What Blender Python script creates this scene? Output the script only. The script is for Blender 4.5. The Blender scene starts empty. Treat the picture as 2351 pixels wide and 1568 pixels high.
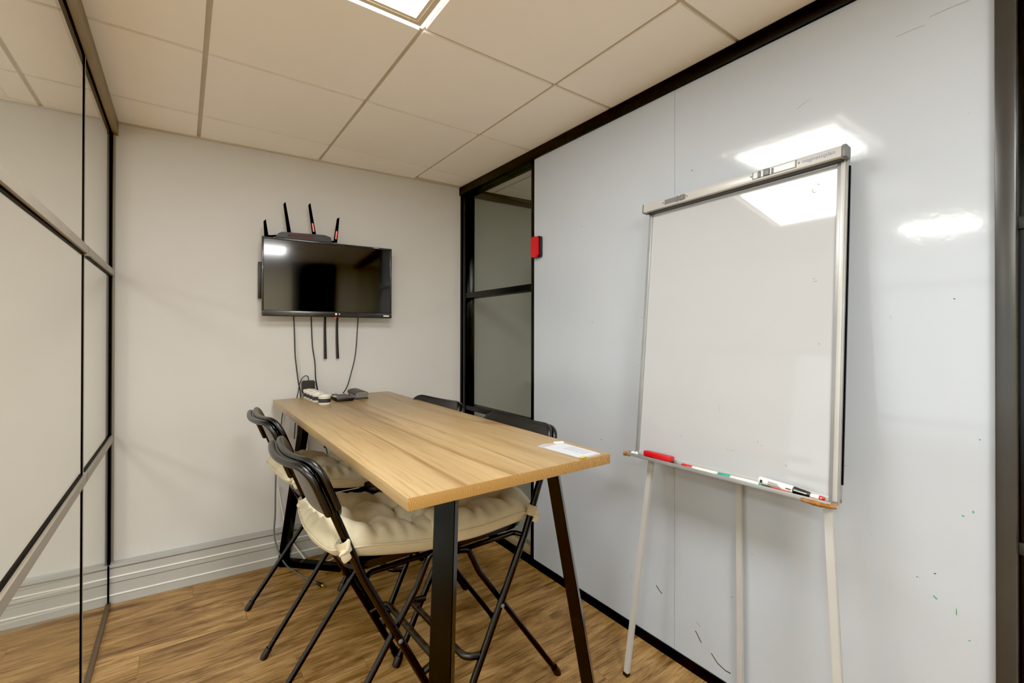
import bpy, bmesh, math, random
from mathutils import Vector, Matrix
random.seed(7)
scene = bpy.context.scene
COL = scene.collection
PI = math.pi

# ------------------------------------------------------------------ helpers
def lin(c):
    def f(v):
        v /= 255.0
        return v / 12.92 if v <= .04045 else ((v + .055) / 1.055) ** 2.4
    return (f(c[0]), f(c[1]), f(c[2]), 1.0)

def link(o):
    COL.objects.link(o)
    return o

def tag(o, label=None, cat=None, group=None, kind=None):
    if label: o['label'] = label
    if cat: o['category'] = cat
    if group: o['group'] = group
    if kind: o['kind'] = kind
    return o

def empty(name, loc=(0, 0, 0), rz=0.0):
    o = bpy.data.objects.new(name, None)
    o.empty_display_size = .05
    o.location = loc
    o.rotation_euler = (0, 0, rz)
    return link(o)

def obj(name, bm, mats, parent=None, smooth=None, loc=None, rot=None):
    me = bpy.data.meshes.new(name)
    bmesh.ops.recalc_face_normals(bm, faces=bm.faces[:])
    bm.to_mesh(me); bm.free()
    if not isinstance(mats, (list, tuple)): mats = [mats]
    for m in mats: me.materials.append(m)
    if smooth is not None:
        me.shade_smooth()
        me.set_sharp_from_angle(angle=math.radians(smooth))
    o = bpy.data.objects.new(name, me)
    link(o)
    if parent: o.parent = parent
    if loc: o.location = loc
    if rot: o.rotation_euler = rot
    return o

def box(bm, x0, x1, y0, y1, z0, z1, bev=0, mi=0, M=None, seg=2):
    r = bmesh.ops.create_cube(bm, size=1)
    vs = r['verts']
    mat = Matrix.Translation(((x0+x1)/2, (y0+y1)/2, (z0+z1)/2)) @ Matrix.Diagonal((abs(x1-x0), abs(y1-y0), abs(z1-z0), 1))
    bmesh.ops.transform(bm, matrix=mat, verts=vs)
    fs = set(f for v in vs for f in v.link_faces)
    for f in fs: f.material_index = mi
    if bev > 0:
        es = list(set(e for v in vs for e in v.link_edges))
        r = bmesh.ops.bevel(bm, geom=es, offset=bev, segments=seg, profile=.5, affect='EDGES', clamp_overlap=True)
        vs = list(set(vs) | set(r['verts']))
        vs = [v for v in vs if v.is_valid]
        for f in r['faces']: f.material_index = mi
        vs = list(set(v for f in list(fs) + list(r['faces']) if f.is_valid for v in f.verts))
    if M is not None: bmesh.ops.transform(bm, matrix=M, verts=vs)
    return vs

def bxo(name, dims, mat, parent=None, bev=0, M=None):
    bm = bmesh.new(); box(bm, *dims, bev=bev, M=M)
    return obj(name, bm, mat, parent, smooth=40 if bev else None)

def fillet(pts, r, n=6):
    pts = [Vector(p) for p in pts]; out = [pts[0]]
    for i in range(1, len(pts)-1):
        a, b, c = pts[i-1], pts[i], pts[i+1]
        u = (a-b); v = (c-b); lu, lv = u.length, v.length
        rr = r[i-1] if isinstance(r, (list, tuple)) else r
        u.normalize(); v.normalize()
        ang = u.angle(v)
        if ang > PI-.02 or rr <= 0: out.append(b); continue
        t = min(rr/math.tan(ang/2), lu*.48, lv*.48)
        p, q = b+u*t, b+v*t
        for k in range(n+1):
            s = k/n
            out.append((1-s)**2*p + 2*s*(1-s)*b + s*s*q)
    out.append(pts[-1])
    return out

def spline(pts, n=8):
    pts = [Vector(p) for p in pts]; out = []
    P = [pts[0]*2-pts[1]] + pts + [pts[-1]*2-pts[-2]]
    for i in range(1, len(P)-2):
        p0, p1, p2, p3 = P[i-1], P[i], P[i+1], P[i+2]
        for k in range(n):
            t = k/n
            out.append(.5*((2*p1)+(p2-p0)*t+(2*p0-5*p1+4*p2-p3)*t*t+(3*p1-p0-3*p2+p3)*t**3))
    out.append(pts[-1])
    return out

def tube(bm, pts, r, seg=14, mi=0, cap=True, flat=1.0, up=None, roundcap=False):
    """sweep an ellipse (r, r*flat) along pts; r may be a list"""
    pts = [Vector(p) for p in pts]
    n = len(pts); rings = []
    T = []
    for i in range(n):
        a = pts[max(i-1, 0)]; b = pts[min(i+1, n-1)]
        T.append((b-a).normalized())
    ref = Vector(up) if up else (Vector((0, 0, 1)) if abs(T[0].z) < .9 else Vector((1, 0, 0)))
    N = (ref - T[0]*ref.dot(T[0])).normalized()
    plist = []
    for i in range(n):
        if i:
            ax = T[i-1].cross(T[i])
            if ax.length > 1e-7:
                N = Matrix.Rotation(T[i-1].angle(T[i]), 3, ax) @ N
            N = (N - T[i]*N.dot(T[i])).normalized()
        ri = r[i] if isinstance(r, (list, tuple)) else r
        plist.append((pts[i], N.copy(), T[i].cross(N), ri))
    if roundcap:
        p, a, b, ri = plist[0]; pre = []
        for k in range(1, 4):
            th = k*PI/8
            pre.insert(0, (p - T[0]*ri*math.sin(th), a, b, ri*math.cos(th)))
        p, a, b, ri = plist[-1]; post = []
        for k in range(1, 4):
            th = k*PI/8
            post.append((p + T[-1]*ri*math.sin(th), a, b, ri*math.cos(th)))
        plist = pre + plist + post
    for p, a, b, ri in plist:
        rings.append([bm.verts.new(p + a*(ri*math.cos(2*PI*k/seg)) + b*(ri*flat*math.sin(2*PI*k/seg))) for k in range(seg)])
    for i in range(len(rings)-1):
        for k in range(seg):
            f = bm.faces.new((rings[i][k], rings[i][(k+1) % seg], rings[i+1][(k+1) % seg], rings[i+1][k]))
            f.material_index = mi
    if cap:
        bm.faces.new(rings[0][::-1]).material_index = mi
        bm.faces.new(rings[-1]).material_index = mi
    return rings

def lathe(bm, prof, seg=32, M=None, mi=0):
    rings = []
    for r, z in prof:
        if r < 1e-6: rings.append([bm.verts.new((0, 0, z))])
        else: rings.append([bm.verts.new((r*math.cos(2*PI*k/seg), r*math.sin(2*PI*k/seg), z)) for k in range(seg)])
    for i in range(len(rings)-1):
        A, B = rings[i], rings[i+1]
        for k in range(seg):
            k2 = (k+1) % seg
            if len(A) == 1 and len(B) == 1: continue
            if len(A) == 1: f = bm.faces.new((A[0], B[k], B[k2]))
            elif len(B) == 1: f = bm.faces.new((A[k], A[k2], B[0]))
            else: f = bm.faces.new((A[k], A[k2], B[k2], B[k]))
            f.material_index = mi
    if M is not None:
        bmesh.ops.transform(bm, matrix=M, verts=[v for r in rings for v in r])

def prism(bm, poly, axis_pts, mi=0):
    """extrude a polygon given as list of Vectors by vector axis_pts"""
    a = [bm.verts.new(p) for p in poly]; d = Vector(axis_pts)
    b = [bm.verts.new(Vector(p)+d) for p in poly]
    n = len(a)
    fs = [bm.faces.new(a[::-1]), bm.faces.new(b)]
    for i in range(n): fs.append(bm.faces.new((a[i], a[(i+1) % n], b[(i+1) % n], b[i])))
    for f in fs: f.material_index = mi

def rrect(w, h, r, n=6):
    """rounded rectangle outline centred on 0 in 2-D"""
    out = []
    for cx, cy, a0 in ((w/2-r, h/2-r, 0), (-w/2+r, h/2-r, PI/2), (-w/2+r, -h/2+r, PI), (w/2-r, -h/2+r, 1.5*PI)):
        for k in range(n+1):
            a = a0 + k*PI/2/n
            out.append((cx+r*math.cos(a), cy+r*math.sin(a)))
    return out

# ------------------------------------------------------------------ materials
class N:
    def __init__(s, name):
        s.m = bpy.data.materials.new(name); s.m.use_nodes = True
        s.t = s.m.node_tree; s.b = s.t.nodes['Principled BSDF']; s.o = s.t.nodes['Material Output']
    def n(s, typ, **kw):
        nd = s.t.nodes.new(typ)
        for k, v in kw.items():
            if k.startswith('i_'):
                key = k[2:]
                nd.inputs[int(key) if key.isdigit() else key].default_value = v
            else: setattr(nd, k, v)
        return nd
    def l(s, a, b): s.t.links.new(a, b)
    def ramp(s, fac, stops):
        r = s.n('ShaderNodeValToRGB'); e = r.color_ramp.elements
        while len(e) < len(stops): e.new(.5)
        for i, (p, c) in enumerate(stops): e[i].position = p; e[i].color = c
        s.l(fac, r.inputs[0]); return r.outputs[0]
    def coords(s, scale=(1, 1, 1), loc=(0, 0, 0), rot=(0, 0, 0), kind='Object'):
        tc = s.n('ShaderNodeTexCoord'); mp = s.n('ShaderNodeMapping')
        mp.inputs['Scale'].default_value = scale; mp.inputs['Location'].default_value = loc; mp.inputs['Rotation'].default_value = rot
        s.l(tc.outputs[kind], mp.inputs[0]); return mp.outputs[0]
    def noise(s, vec, scale, detail=4, rough=.55, dist=0.0):
        nd = s.n('ShaderNodeTexNoise'); nd.inputs['Scale'].default_value = scale; nd.inputs['Detail'].default_value = detail
        nd.inputs['Roughness'].default_value = rough; nd.inputs['Distortion'].default_value = dist
        s.l(vec, nd.inputs['Vector']); return nd.outputs['Fac']
    def mix(s, a, b, fac, typ='MIX'):
        nd = s.n('ShaderNodeMix', data_type='RGBA', blend_type=typ)
        for v, i in ((fac, 0), (a, 6), (b, 7)):
            if hasattr(v, 'links') or isinstance(v, bpy.types.NodeSocket): s.l(v, nd.inputs[i])
            else: nd.inputs[i].default_value = v
        return nd.outputs[2]
    def bump(s, h, strength=.1, dist=.01):
        b = s.n('ShaderNodeBump'); b.inputs['Strength'].default_value = strength; b.inputs['Distance'].default_value = dist
        s.l(h, b.inputs['Height']); s.l(b.outputs[0], s.b.inputs['Normal'])

def plain(name, col, rough=.5, metal=0.0, var=.06, scale=12.0, bump=0.0, bscale=200.0, spec=.5, emit=None, estr=0.0, coat=0.0):
    a = N(name); v = a.coords()
    nz = a.noise(v, scale, 3)
    c = lin(col)
    d = tuple(max(0, x*(1-var)) for x in c[:3])+(1,); e = tuple(min(1, x*(1+var)) for x in c[:3])+(1,)
    a.l(a.ramp(nz, [(.3, d), (.7, e)]), a.b.inputs['Base Color'])
    a.b.inputs['Roughness'].default_value = rough; a.b.inputs['Metallic'].default_value = metal
    a.b.inputs['Specular IOR Level'].default_value = spec
    if coat: a.b.inputs['Coat Weight'].default_value = coat; a.b.inputs['Coat Roughness'].default_value = .05
    if bump: a.bump(a.noise(v, bscale, 2), bump, .002)
    if emit:
        a.b.inputs['Emission Color'].default_value = lin(emit); a.b.inputs['Emission Strength'].default_value = estr
    return a.m

def glass_mat(name, tint=(1, 1, 1), refl=1.0, haze=0.0, hazecol=(200, 195, 180)):
    a = N(name); t = a.t
    t.nodes.remove(a.b)
    tr = a.n('ShaderNodeBsdfTransparent'); tr.inputs[0].default_value = tint+(1,)
    gl = a.n('ShaderNodeBsdfGlossy'); gl.inputs['Roughness'].default_value = .0
    fr = a.n('ShaderNodeFresnel')      # thin pane: the same reflectance from either side
    ge = a.n('ShaderNodeNewGeometry'); mr = a.n('ShaderNodeMapRange'); mr.inputs['To Min'].default_value = 1.5; mr.inputs['To Max'].default_value = 1/1.5
    a.l(ge.outputs['Backfacing'], mr.inputs['Value']); a.l(mr.outputs[0], fr.inputs[0])
    v = a.coords(); nz = a.noise(v, 2.0, 3)
    mu = a.n('ShaderNodeMath', operation='MULTIPLY'); mu.inputs[1].default_value = refl; mu.use_clamp = True
    a.l(fr.outputs[0], mu.inputs[0])
    base = tr.outputs[0]
    if haze:
        df = a.n('ShaderNodeBsdfDiffuse'); df.inputs[0].default_value = lin(hazecol)
        hz = a.n('ShaderNodeMath', operation='MULTIPLY'); hz.inputs[1].default_value = haze*2
        a.l(nz, hz.inputs[0])
        m0 = a.n('ShaderNodeMixShader'); a.l(hz.outputs[0], m0.inputs[0]); a.l(base, m0.inputs[1]); a.l(df.outputs[0], m0.inputs[2]); base = m0.outputs[0]
    ms = a.n('ShaderNodeMixShader'); a.l(mu.outputs[0], ms.inputs[0]); a.l(base, ms.inputs[1]); a.l(gl.outputs[0], ms.inputs[2])
    a.l(ms.outputs[0], a.o.inputs[0])
    return a.m

def wall_paint(name, col, rough=.55):
    a = N(name); v = a.coords()
    big = a.noise(v, 1.3, 4, .6)
    c = lin(col); d = tuple(x*.95 for x in c[:3])+(1,)
    base = a.ramp(big, [(.35, d), (.65, c)])
    # a few scuff specks
    vv = a.n('ShaderNodeTexVoronoi'); vv.inputs['Scale'].default_value = 4.0; a.l(a.coords(scale=(1, 1, 1)), vv.inputs['Vector'])
    sp = a.ramp(vv.outputs['Distance'], [(0.0, (1, 1, 1, 1)), (.018, (0, 0, 0, 1))])
    a.l(a.mix(base, lin((150, 140, 128)), sp), a.b.inputs['Base Color'])
    a.b.inputs['Roughness'].default_value = rough
    a.bump(a.noise(v, 160, 2), .05, .002)
    return a.m

def glossy_board(name, col, rough, bumpv, speck=0.0, rimpatch=False):
    a = N(name); v = a.coords()
    nz = a.noise(v, 2.2, 4)
    c = lin(col); d = tuple(x*.965 for x in c[:3])+(1,)
    base = a.ramp(nz, [(.35, d), (.65, c)])
    if speck:
        vv = a.n('ShaderNodeTexVoronoi'); vv.inputs['Scale'].default_value = 5.0; a.l(v, vv.inputs['Vector'])
        sp = a.ramp(vv.outputs['Distance'], [(0.0, (1, 1, 1, 1)), (speck, (0, 0, 0, 1))])
        base = a.mix(base, lin((95, 98, 100)), sp)
    a.l(base, a.b.inputs['Base Color'])
    a.b.inputs['Roughness'].default_value = rough
    a.b.inputs['Specular IOR Level'].default_value = .5
    a.b.inputs['Coat Weight'].default_value = .35; a.b.inputs['Coat Roughness'].default_value = rough*.6
    a.bump(a.noise(v, 55, 3), bumpv, .002)
    return a.m

def floor_mat():
    a = N('wood_plank_floor')
    v = a.coords()
    br = a.n('ShaderNodeTexBrick'); br.offset = 0.0; br.offset_frequency = 1
    br.inputs['Scale'].default_value = 1.0; br.inputs['Mortar Size'].default_value = .0012; br.inputs['Mortar Smooth'].default_value = .1
    br.inputs['Brick Width'].default_value = 1.22; br.inputs['Row Height'].default_value = .184; br.inputs['Bias'].default_value = 0
    br.inputs['Color1'].default_value = (0, 0, 0, 1); br.inputs['Color2'].default_value = (1, 1, 1, 1); br.inputs['Mortar'].default_value = (.5, .5, .5, 1)
    # every row of planks starts at its own place
    sp = a.n('ShaderNodeSeparateXYZ'); a.l(v, sp.inputs[0])
    dv = a.n('ShaderNodeMath', operation='DIVIDE'); dv.inputs[1].default_value = .184; a.l(sp.outputs[1], dv.inputs[0])
    flo = a.n('ShaderNodeMath', operation='FLOOR'); a.l(dv.outputs[0], flo.inputs[0])
    wn = a.n('ShaderNodeTexWhiteNoise', noise_dimensions='1D'); a.l(flo.outputs[0], wn.inputs['W'])
    ma = a.n('ShaderNodeMath', operation='MULTIPLY_ADD'); ma.inputs[1].default_value = 1.22; a.l(wn.outputs['Value'], ma.inputs[0]); a.l(sp.outputs[0], ma.inputs[2])
    cb = a.n('ShaderNodeCombineXYZ'); a.l(ma.outputs[0], cb.inputs[0]); a.l(sp.outputs[1], cb.inputs[1])
    a.l(cb.outputs[0], br.inputs['Vector'])
    # per plank offset of the grain
    add = a.n('ShaderNodeVectorMath', operation='MULTIPLY_ADD'); add.inputs[1].default_value = (7, 3, 5)
    a.l(br.outputs['Color'], add.inputs[0]); a.l(v, add.inputs[2])
    mp = a.n('ShaderNodeMapping'); mp.inputs['Scale'].default_value = (1.5, 9, 1); a.l(add.outputs[0], mp.inputs[0])
    g1 = a.noise(mp.outputs[0], 1.7, 8, .66, 1.3)
    mp2 = a.n('ShaderNodeMapping'); mp2.inputs['Scale'].default_value = (4, 90, 1); a.l(add.outputs[0], mp2.inputs[0])
    g2 = a.noise(mp2.outputs[0], 1.5, 4, .6, .3)
    mp3 = a.n('ShaderNodeMapping'); mp3.inputs['Scale'].default_value = (2.6, 7, 1); a.l(add.outputs[0], mp3.inputs[0])
    vo = a.n('ShaderNodeTexVoronoi'); vo.inputs['Scale'].default_value = 1.25; a.l(mp3.outputs[0], vo.inputs['Vector'])
    knot = a.ramp(vo.outputs['Distance'], [(0.0, (1, 1, 1, 1)), (.09, (.6, .6, .6, 1)), (.2, (0, 0, 0, 1))])
    base = a.ramp(g1, [(.27, lin((100, 68, 34))), (.41, lin((148, 110, 62))), (.54, lin((180, 139, 84))), (.7, lin((204, 164, 108)))])
    fine = a.ramp(g2, [(.34, lin((84, 58, 30))), (.47, (1, 1, 1, 1))])
    c = a.mix(base, fine, .62, 'MULTIPLY')
    mp4 = a.n('ShaderNodeMapping'); mp4.inputs['Scale'].default_value = (1.1, 5.5, 1); mp4.inputs['Location'].default_value = (3, 1, 0); a.l(add.outputs[0], mp4.inputs[0])
    g4 = a.noise(mp4.outputs[0], 1.6, 5, .6, 1.6)
    c = a.mix(c, a.ramp(g4, [(.34, lin((172, 156, 134))), (.52, (1, 1, 1, 1))]), .85, 'MULTIPLY')
    c = a.mix(c, lin((78, 58, 36)), a.mix((0, 0, 0, 1), knot, .62))
    tone = a.ramp(br.outputs['Color'], [(0, (.78, .76, .74, 1)), (1, (1.0, 1.0, 1.0, 1))])
    c = a.mix(c, tone, .9, 'MULTIPLY')
    mort = a.ramp(br.outputs['Fac'], [(.2, (1, 1, 1, 1)), (.9, (.6, .55, .5, 1))])
    c = a.mix(c, mort, .7, 'MULTIPLY')
    a.l(c, a.b.inputs['Base Color'])
    a.b.inputs['Roughness'].default_value = .42
    a.b.inputs['Specular IOR Level'].default_value = .4
    a.bump(g2, .12, .002)
    return a.m

def table_mat():
    a = N('light_oak_laminate')
    geo = a.n('ShaderNodeNewGeometry'); sep = a.n('ShaderNodeSeparateXYZ'); 
    tc = a.n('ShaderNodeTexCoord'); a.l(tc.outputs['Normal'], sep.inputs[0])
    v = a.coords(scale=(6, .4, 6)); g1 = a.noise(v, 1.5, 5, .5, .35)
    v2 = a.coords(scale=(60, 2.2, 60)); g2 = a.noise(v2, 1.6, 4, .6, .3)
    v3 = a.coords(scale=(4.2, .16, 4), loc=(.3, 0, 0)); g3 = a.noise(v3, 1.5, 2, .4, .5)
    base = a.ramp(g1, [(.25, lin((144, 115, 74))), (.45, lin((167, 138, 94))), (.6, lin((177, 148, 103))), (.78, lin((187, 160, 115)))])
    fine = a.ramp(g2, [(.3, lin((214, 196, 170))), (.5, (1, 1, 1, 1))])
    c = a.mix(base, fine, .7, 'MULTIPLY')
    line = a.ramp(g3, [(.478, (1, 1, 1, 1)), (.499, lin((176, 146, 108))), (.502, lin((168, 138, 100))), (.515, (1, 1, 1, 1))])
    c = a.mix(c, line, .65, 'MULTIPLY')
    # end grain on the short edges: closely set vertical stripes with swirls
    ve = a.coords(scale=(1, 1, 1)); we = a.n('ShaderNodeTexWave', wave_type='RINGS', rings_direction='Z')
    vw = a.coords(scale=(5, 1, 7), loc=(-1.3, 0, -6.0)); a.l(vw, we.inputs['Vector'])
    we.inputs['Scale'].default_value = 14; we.inputs['Distortion'].default_value = 22; we.inputs['Detail'].default_value = 2; we.inputs['Detail Scale'].default_value = .45
    eg = a.ramp(we.outputs['Fac'], [(.1, lin((156, 114, 58))), (.55, lin((164, 122, 65))), (.9, lin((174, 133, 76)))])
    ab = a.n('ShaderNodeMath', operation='ABSOLUTE'); a.l(sep.outputs[1], ab.inputs[0])
    c = a.mix(c, eg, a.ramp(ab.outputs[0], [(.5, (0, 0, 0, 1)), (.7, (1, 1, 1, 1))]))
    a.l(c, a.b.inputs['Base Color'])
    a.b.inputs['Roughness'].default_value = .38; a.b.inputs['Specular IOR Level'].default_value = .4
    a.bump(g2, .05, .001)
    return a.m

def fabric_mat():
    a = N('beige_cotton'); v = a.coords()
    c = a.ramp(a.noise(v, 9, 4), [(.3, lin((198, 185, 153))), (.7, lin((212, 200, 169)))])
    a.l(c, a.b.inputs['Base Color']); a.b.inputs['Roughness'].default_value = .8
    a.b.inputs['Sheen Weight'].default_value = .15
    s = a.coords(scale=(10, 26, 10)); w = a.noise(s, 1.4, 3, .55, .6)
    a.bump(w, .22, .012)
    return a.m

def metal_dusty():
    a = N('dusty_black_steel'); v = a.coords()
    geo = a.n('ShaderNodeNewGeometry'); sp = a.n('ShaderNodeSeparateXYZ'); a.l(geo.outputs['Normal'], sp.inputs[0])
    up = a.ramp(sp.outputs[2], [(.45, (0, 0, 0, 1)), (.95, (1, 1, 1, 1))])
    nz = a.ramp(a.noise(v, 60, 5, .7), [(.35, (0, 0, 0, 1)), (.7, (1, 1, 1, 1))])
    f = a.mix((0, 0, 0, 1), nz, up)
    a.l(a.mix(lin((8, 8, 9)), lin((70, 60, 46)), f), a.b.inputs['Base Color'])
    a.b.inputs['Roughness'].default_value = .4
    return a.m

M = dict(
    wall=wall_paint('warm_white_paint', (208, 206, 203)),
    whitewall=glossy_board('glossy_white_panel', (184, 191, 200), .09, .06, .012),
    board=glossy_board('whiteboard_enamel', (182, 184, 187), .05, .012, .008),
    ceiling=plain('ceiling_tile', (250, 245, 236), .9, var=.012, scale=3, bump=.05, bscale=400),
    grid=plain('ceiling_grid_metal', (196, 186, 168), .5),
    floor=floor_mat(), table=table_mat(), fabric=fabric_mat(), dusty=metal_dusty(),
    blacktube=plain('black_enamel_tube', (5, 6, 8), .24, var=.1, spec=.4),
    blackplastic=plain('black_plastic', (9, 9, 10), .4, var=.12, bump=.05),
    backrest=plain('black_backrest_plastic', (8, 8, 9), .3, var=.15, scale=30, spec=.5),
    backinner=plain('panel_painted_reflection', (92, 88, 82), .35, var=.1, scale=22),
    steel=plain('black_powder_steel', (3, 4, 5), .2, var=.1, spec=.28),
    frame=plain('black_frame_metal', (8, 8, 7), .4, var=.12, spec=.25),
    post=plain('dark_grey_post_metal', (44, 42, 39), .3, var=.14, scale=6),
    bronze=plain('grey_beige_rail', (148, 138, 122), .4, var=.06),
    brownlip=plain('brown_top_rail', (128, 112, 84), .5, var=.08),
    gasket=plain('black_gasket', (3, 3, 3), .6, spec=.1),
    trunk=plain('grey_trunking', (174, 174, 170), .5, var=.03),
    trunkhi=plain('light_trunking_lip', (250, 248, 242), .4, var=.02),
    trunklo=plain('dark_trunking_groove', (110, 106, 98), .6),
    alu=plain('brushed_aluminium', (158, 160, 160), .36, var=.08, metal=.4),
    alu2=plain('white_aluminium', (188, 187, 183), .34, var=.03, metal=.15),
    alud=plain('grey_end_cap', (100, 102, 102), .4),
    screen=plain('tv_screen_glass', (7, 7, 8), .09, var=.2, scale=40, coat=.6),
    tvblack=plain('tv_bezel_black', (16, 16, 17), .25, var=.1, coat=.3),
    red=plain('red_plastic', (196, 14, 22), .4, var=.1),
    green=plain('teal_green_plastic', (20, 150, 128), .4),
    white=plain('white_plastic', (232, 230, 224), .4, var=.03),
    cream=plain('cream_pot_plastic', (226, 220, 206), .5, var=.03),
    band=plain('dark_grey_band', (40, 40, 44), .6, var=.06),
    paper=plain('white_paper', (200, 203, 212), .55, var=.02),
    sleeve=plain('clear_film_sleeve', (186, 182, 176), .15, var=.04),
    ink=plain('grey_print_ink', (140, 140, 150), .6),
    pinkink=plain('faint_red_print', (232, 190, 190), .6),
    blueink=plain('grey_blue_letter_ink', (108, 116, 150), .5),
    blackink=plain('black_print_ink', (30, 30, 32), .5),
    greenink=plain('green_marker_smudge', (70, 160, 130), .6),
    greyink=plain('grey_marker_smudge', (150, 150, 148), .6),
    yellow=plain('yellow_clip', (206, 176, 20), .45),
    brown=plain('brown_packing_tape', (150, 98, 42), .35, var=.25, scale=40),
    greycable=plain('grey_cable', (92, 92, 94), .5),
    blackcable=plain('black_cable', (6, 6, 6), .45),
    whitecable=plain('white_cable', (214, 208, 198), .5),
    gold=plain('gold_contact', (224, 190, 96), .25, metal=.9),
    lidgrey=plain('dark_grey_case', (44, 42, 40), .5, var=.1, scale=60, bump=.15),
    casegrey=plain('grey_felt_side', (112, 108, 98), .9, var=.1, scale=80),
    silver=plain('silver_strip', (176, 182, 190), .3, metal=.4),
    light=plain('glowing_diffuser', (255, 255, 255), .5, emit=(255, 250, 240), estr=13.0),
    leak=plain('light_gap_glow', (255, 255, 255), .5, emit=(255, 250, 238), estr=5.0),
    lightframe=plain('light_frame', (214, 202, 178), .5),
    led=plain('led_white', (255, 255, 255), .5, emit=(255, 255, 250), estr=3.0),
    ledred=plain('led_red', (255, 20, 40), .5, emit=(255, 20, 40), estr=1.2),
    greywall=wall_paint('dim_grey_paint', (176, 178, 172)),
    carpet=plain('pale_grey_floor', (176, 180, 182), .8, var=.1, scale=30, bump=.2),
    warmwall=wall_paint('cream_paint', (226, 214, 180)),
    wooddoor=plain('warm_wood_front', (190, 156, 104), .5, var=.1),
    glassL=glass_mat('partition_glass', (.91, .915, .85), .75, .04),
    glassR=glass_mat('tinted_window_glass', (.60, .62, .60), 1.2, .03, (120, 122, 112)),
    glassD=glass_mat('clear_glass', (.93, .94, .92), 1.0),
)

# ------------------------------------------------------------------ camera (from the photograph's vanishing points)
YAW, PITCH, ROLL, CH = .6247, .0039, .0019, 1.3094
F, W, H = 1049.08, 2351, 1568
fw = Vector((math.sin(YAW)*math.cos(PITCH), math.cos(YAW)*math.cos(PITCH), math.sin(PITCH)))
r0 = Vector((math.cos(YAW), -math.sin(YAW), 0)); u0 = r0.cross(fw)
rt = r0*math.cos(ROLL)+u0*math.sin(ROLL); up = -r0*math.sin(ROLL)+u0*math.cos(ROLL)
cam = bpy.data.cameras.new('camera'); co = bpy.data.objects.new('camera', cam); link(co)
co.matrix_world = Matrix(((rt.x, up.x, -fw.x, 0), (rt.y, up.y, -fw.y, 0), (rt.z, up.z, -fw.z, CH), (0, 0, 0, 1)))
cam.sensor_width = 36; cam.lens = 36*F/W; cam.shift_y = -(784-762.87)/W; cam.clip_start = .03
scene.camera = co

# ------------------------------------------------------------------ room dimensions
HC = 2.356                       # ceiling
XR, XL = 1.612, -.2833           # right panel wall, left glass partition
XA, D, SL = .6661, 2.9233, .06   # back wall: y = D - SL*(x-XA)
ROW0, T = .2709, .6
ub = Vector((1, -SL, 0)).normalized(); nb = Vector((-SL, -1, 0)).normalized()
ABK = math.atan2(ub.y, ub.x)
def yb(x): return D-SL*(x-XA)
def bw(x, z, off=0.0):
    """point on the back wall at world x, pushed into the room by off"""
    return Vector((x, yb(x), z)) + nb*off
MB = Matrix.Translation((XA, D, 0)) @ Matrix.Rotation(ABK, 4, 'Z')   # back wall frame: x along, -y into the room
def bx_(x): return (x-XA)*math.sqrt(1+SL*SL)

def S(o, label, cat, kind='structure'):
    return tag(o, label, cat, kind=kind)

# ------------------------------------------------------------------ shell
bm = bmesh.new(); box(bm, -4.6, 1.655, -2.2, 3.3, -.05, 0)
S(obj('floor', bm, M['floor']), 'brown wood plank floor of the meeting room', 'floor')
bm = bmesh.new(); box(bm, 1.655, 4.6, -2.2, 3.0, -.05, -.001)
S(obj('floor_neighbour', bm, M['carpet']), 'pale grey floor beyond the right hand glass', 'floor')

bm = bmesh.new(); box(bm, bx_(-4.4), bx_(1.65), 0, .12, 0, 2.5, M=MB)
S(obj('wall_back', bm, M['wall']), 'warm white back wall behind the television', 'wall')
bm = bmesh.new(); box(bm, bx_(1.655), bx_(4.6), 0, .12, 0, 2.5, M=MB)
wn = S(obj('wall_neighbour', bm, M['greywall']), 'dim grey wall of the room seen through the dark window', 'wall')
bm = bmesh.new(); box(bm, bx_(1.67), bx_(4.4), -.02, 0, HC-.06, HC, M=MB)
S(obj('trim_neighbour', bm, M['frame']), 'black trim under the ceiling of the room behind the window', 'trim')
bm = bmesh.new(); box(bm, 4.4, 4.5, -2.2, 2.7, 0, 2.5)
S(obj('wall_far', bm, M['warmwall']), 'cream wall of the bright room beyond the far right glass', 'wall')
bm = bmesh.new(); box(bm, -4.6, 4.5, -1.75, -1.65, 0, 2.5)
S(obj('wall_front', bm, M['warmwall']), 'cream wall behind the camera', 'wall')
bm = bmesh.new()
box(bm, -.95, -.55, -1.65, -1.62, 0, 2.35); box(bm, .75, 1.35, -1.65, -1.62, 0, 2.35)  # unseen dark panels, added to give the television something to reflect
S(obj('trim_front_added', bm, M['frame']), 'dark upright panels added behind the camera for the television to reflect', 'trim')

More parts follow.
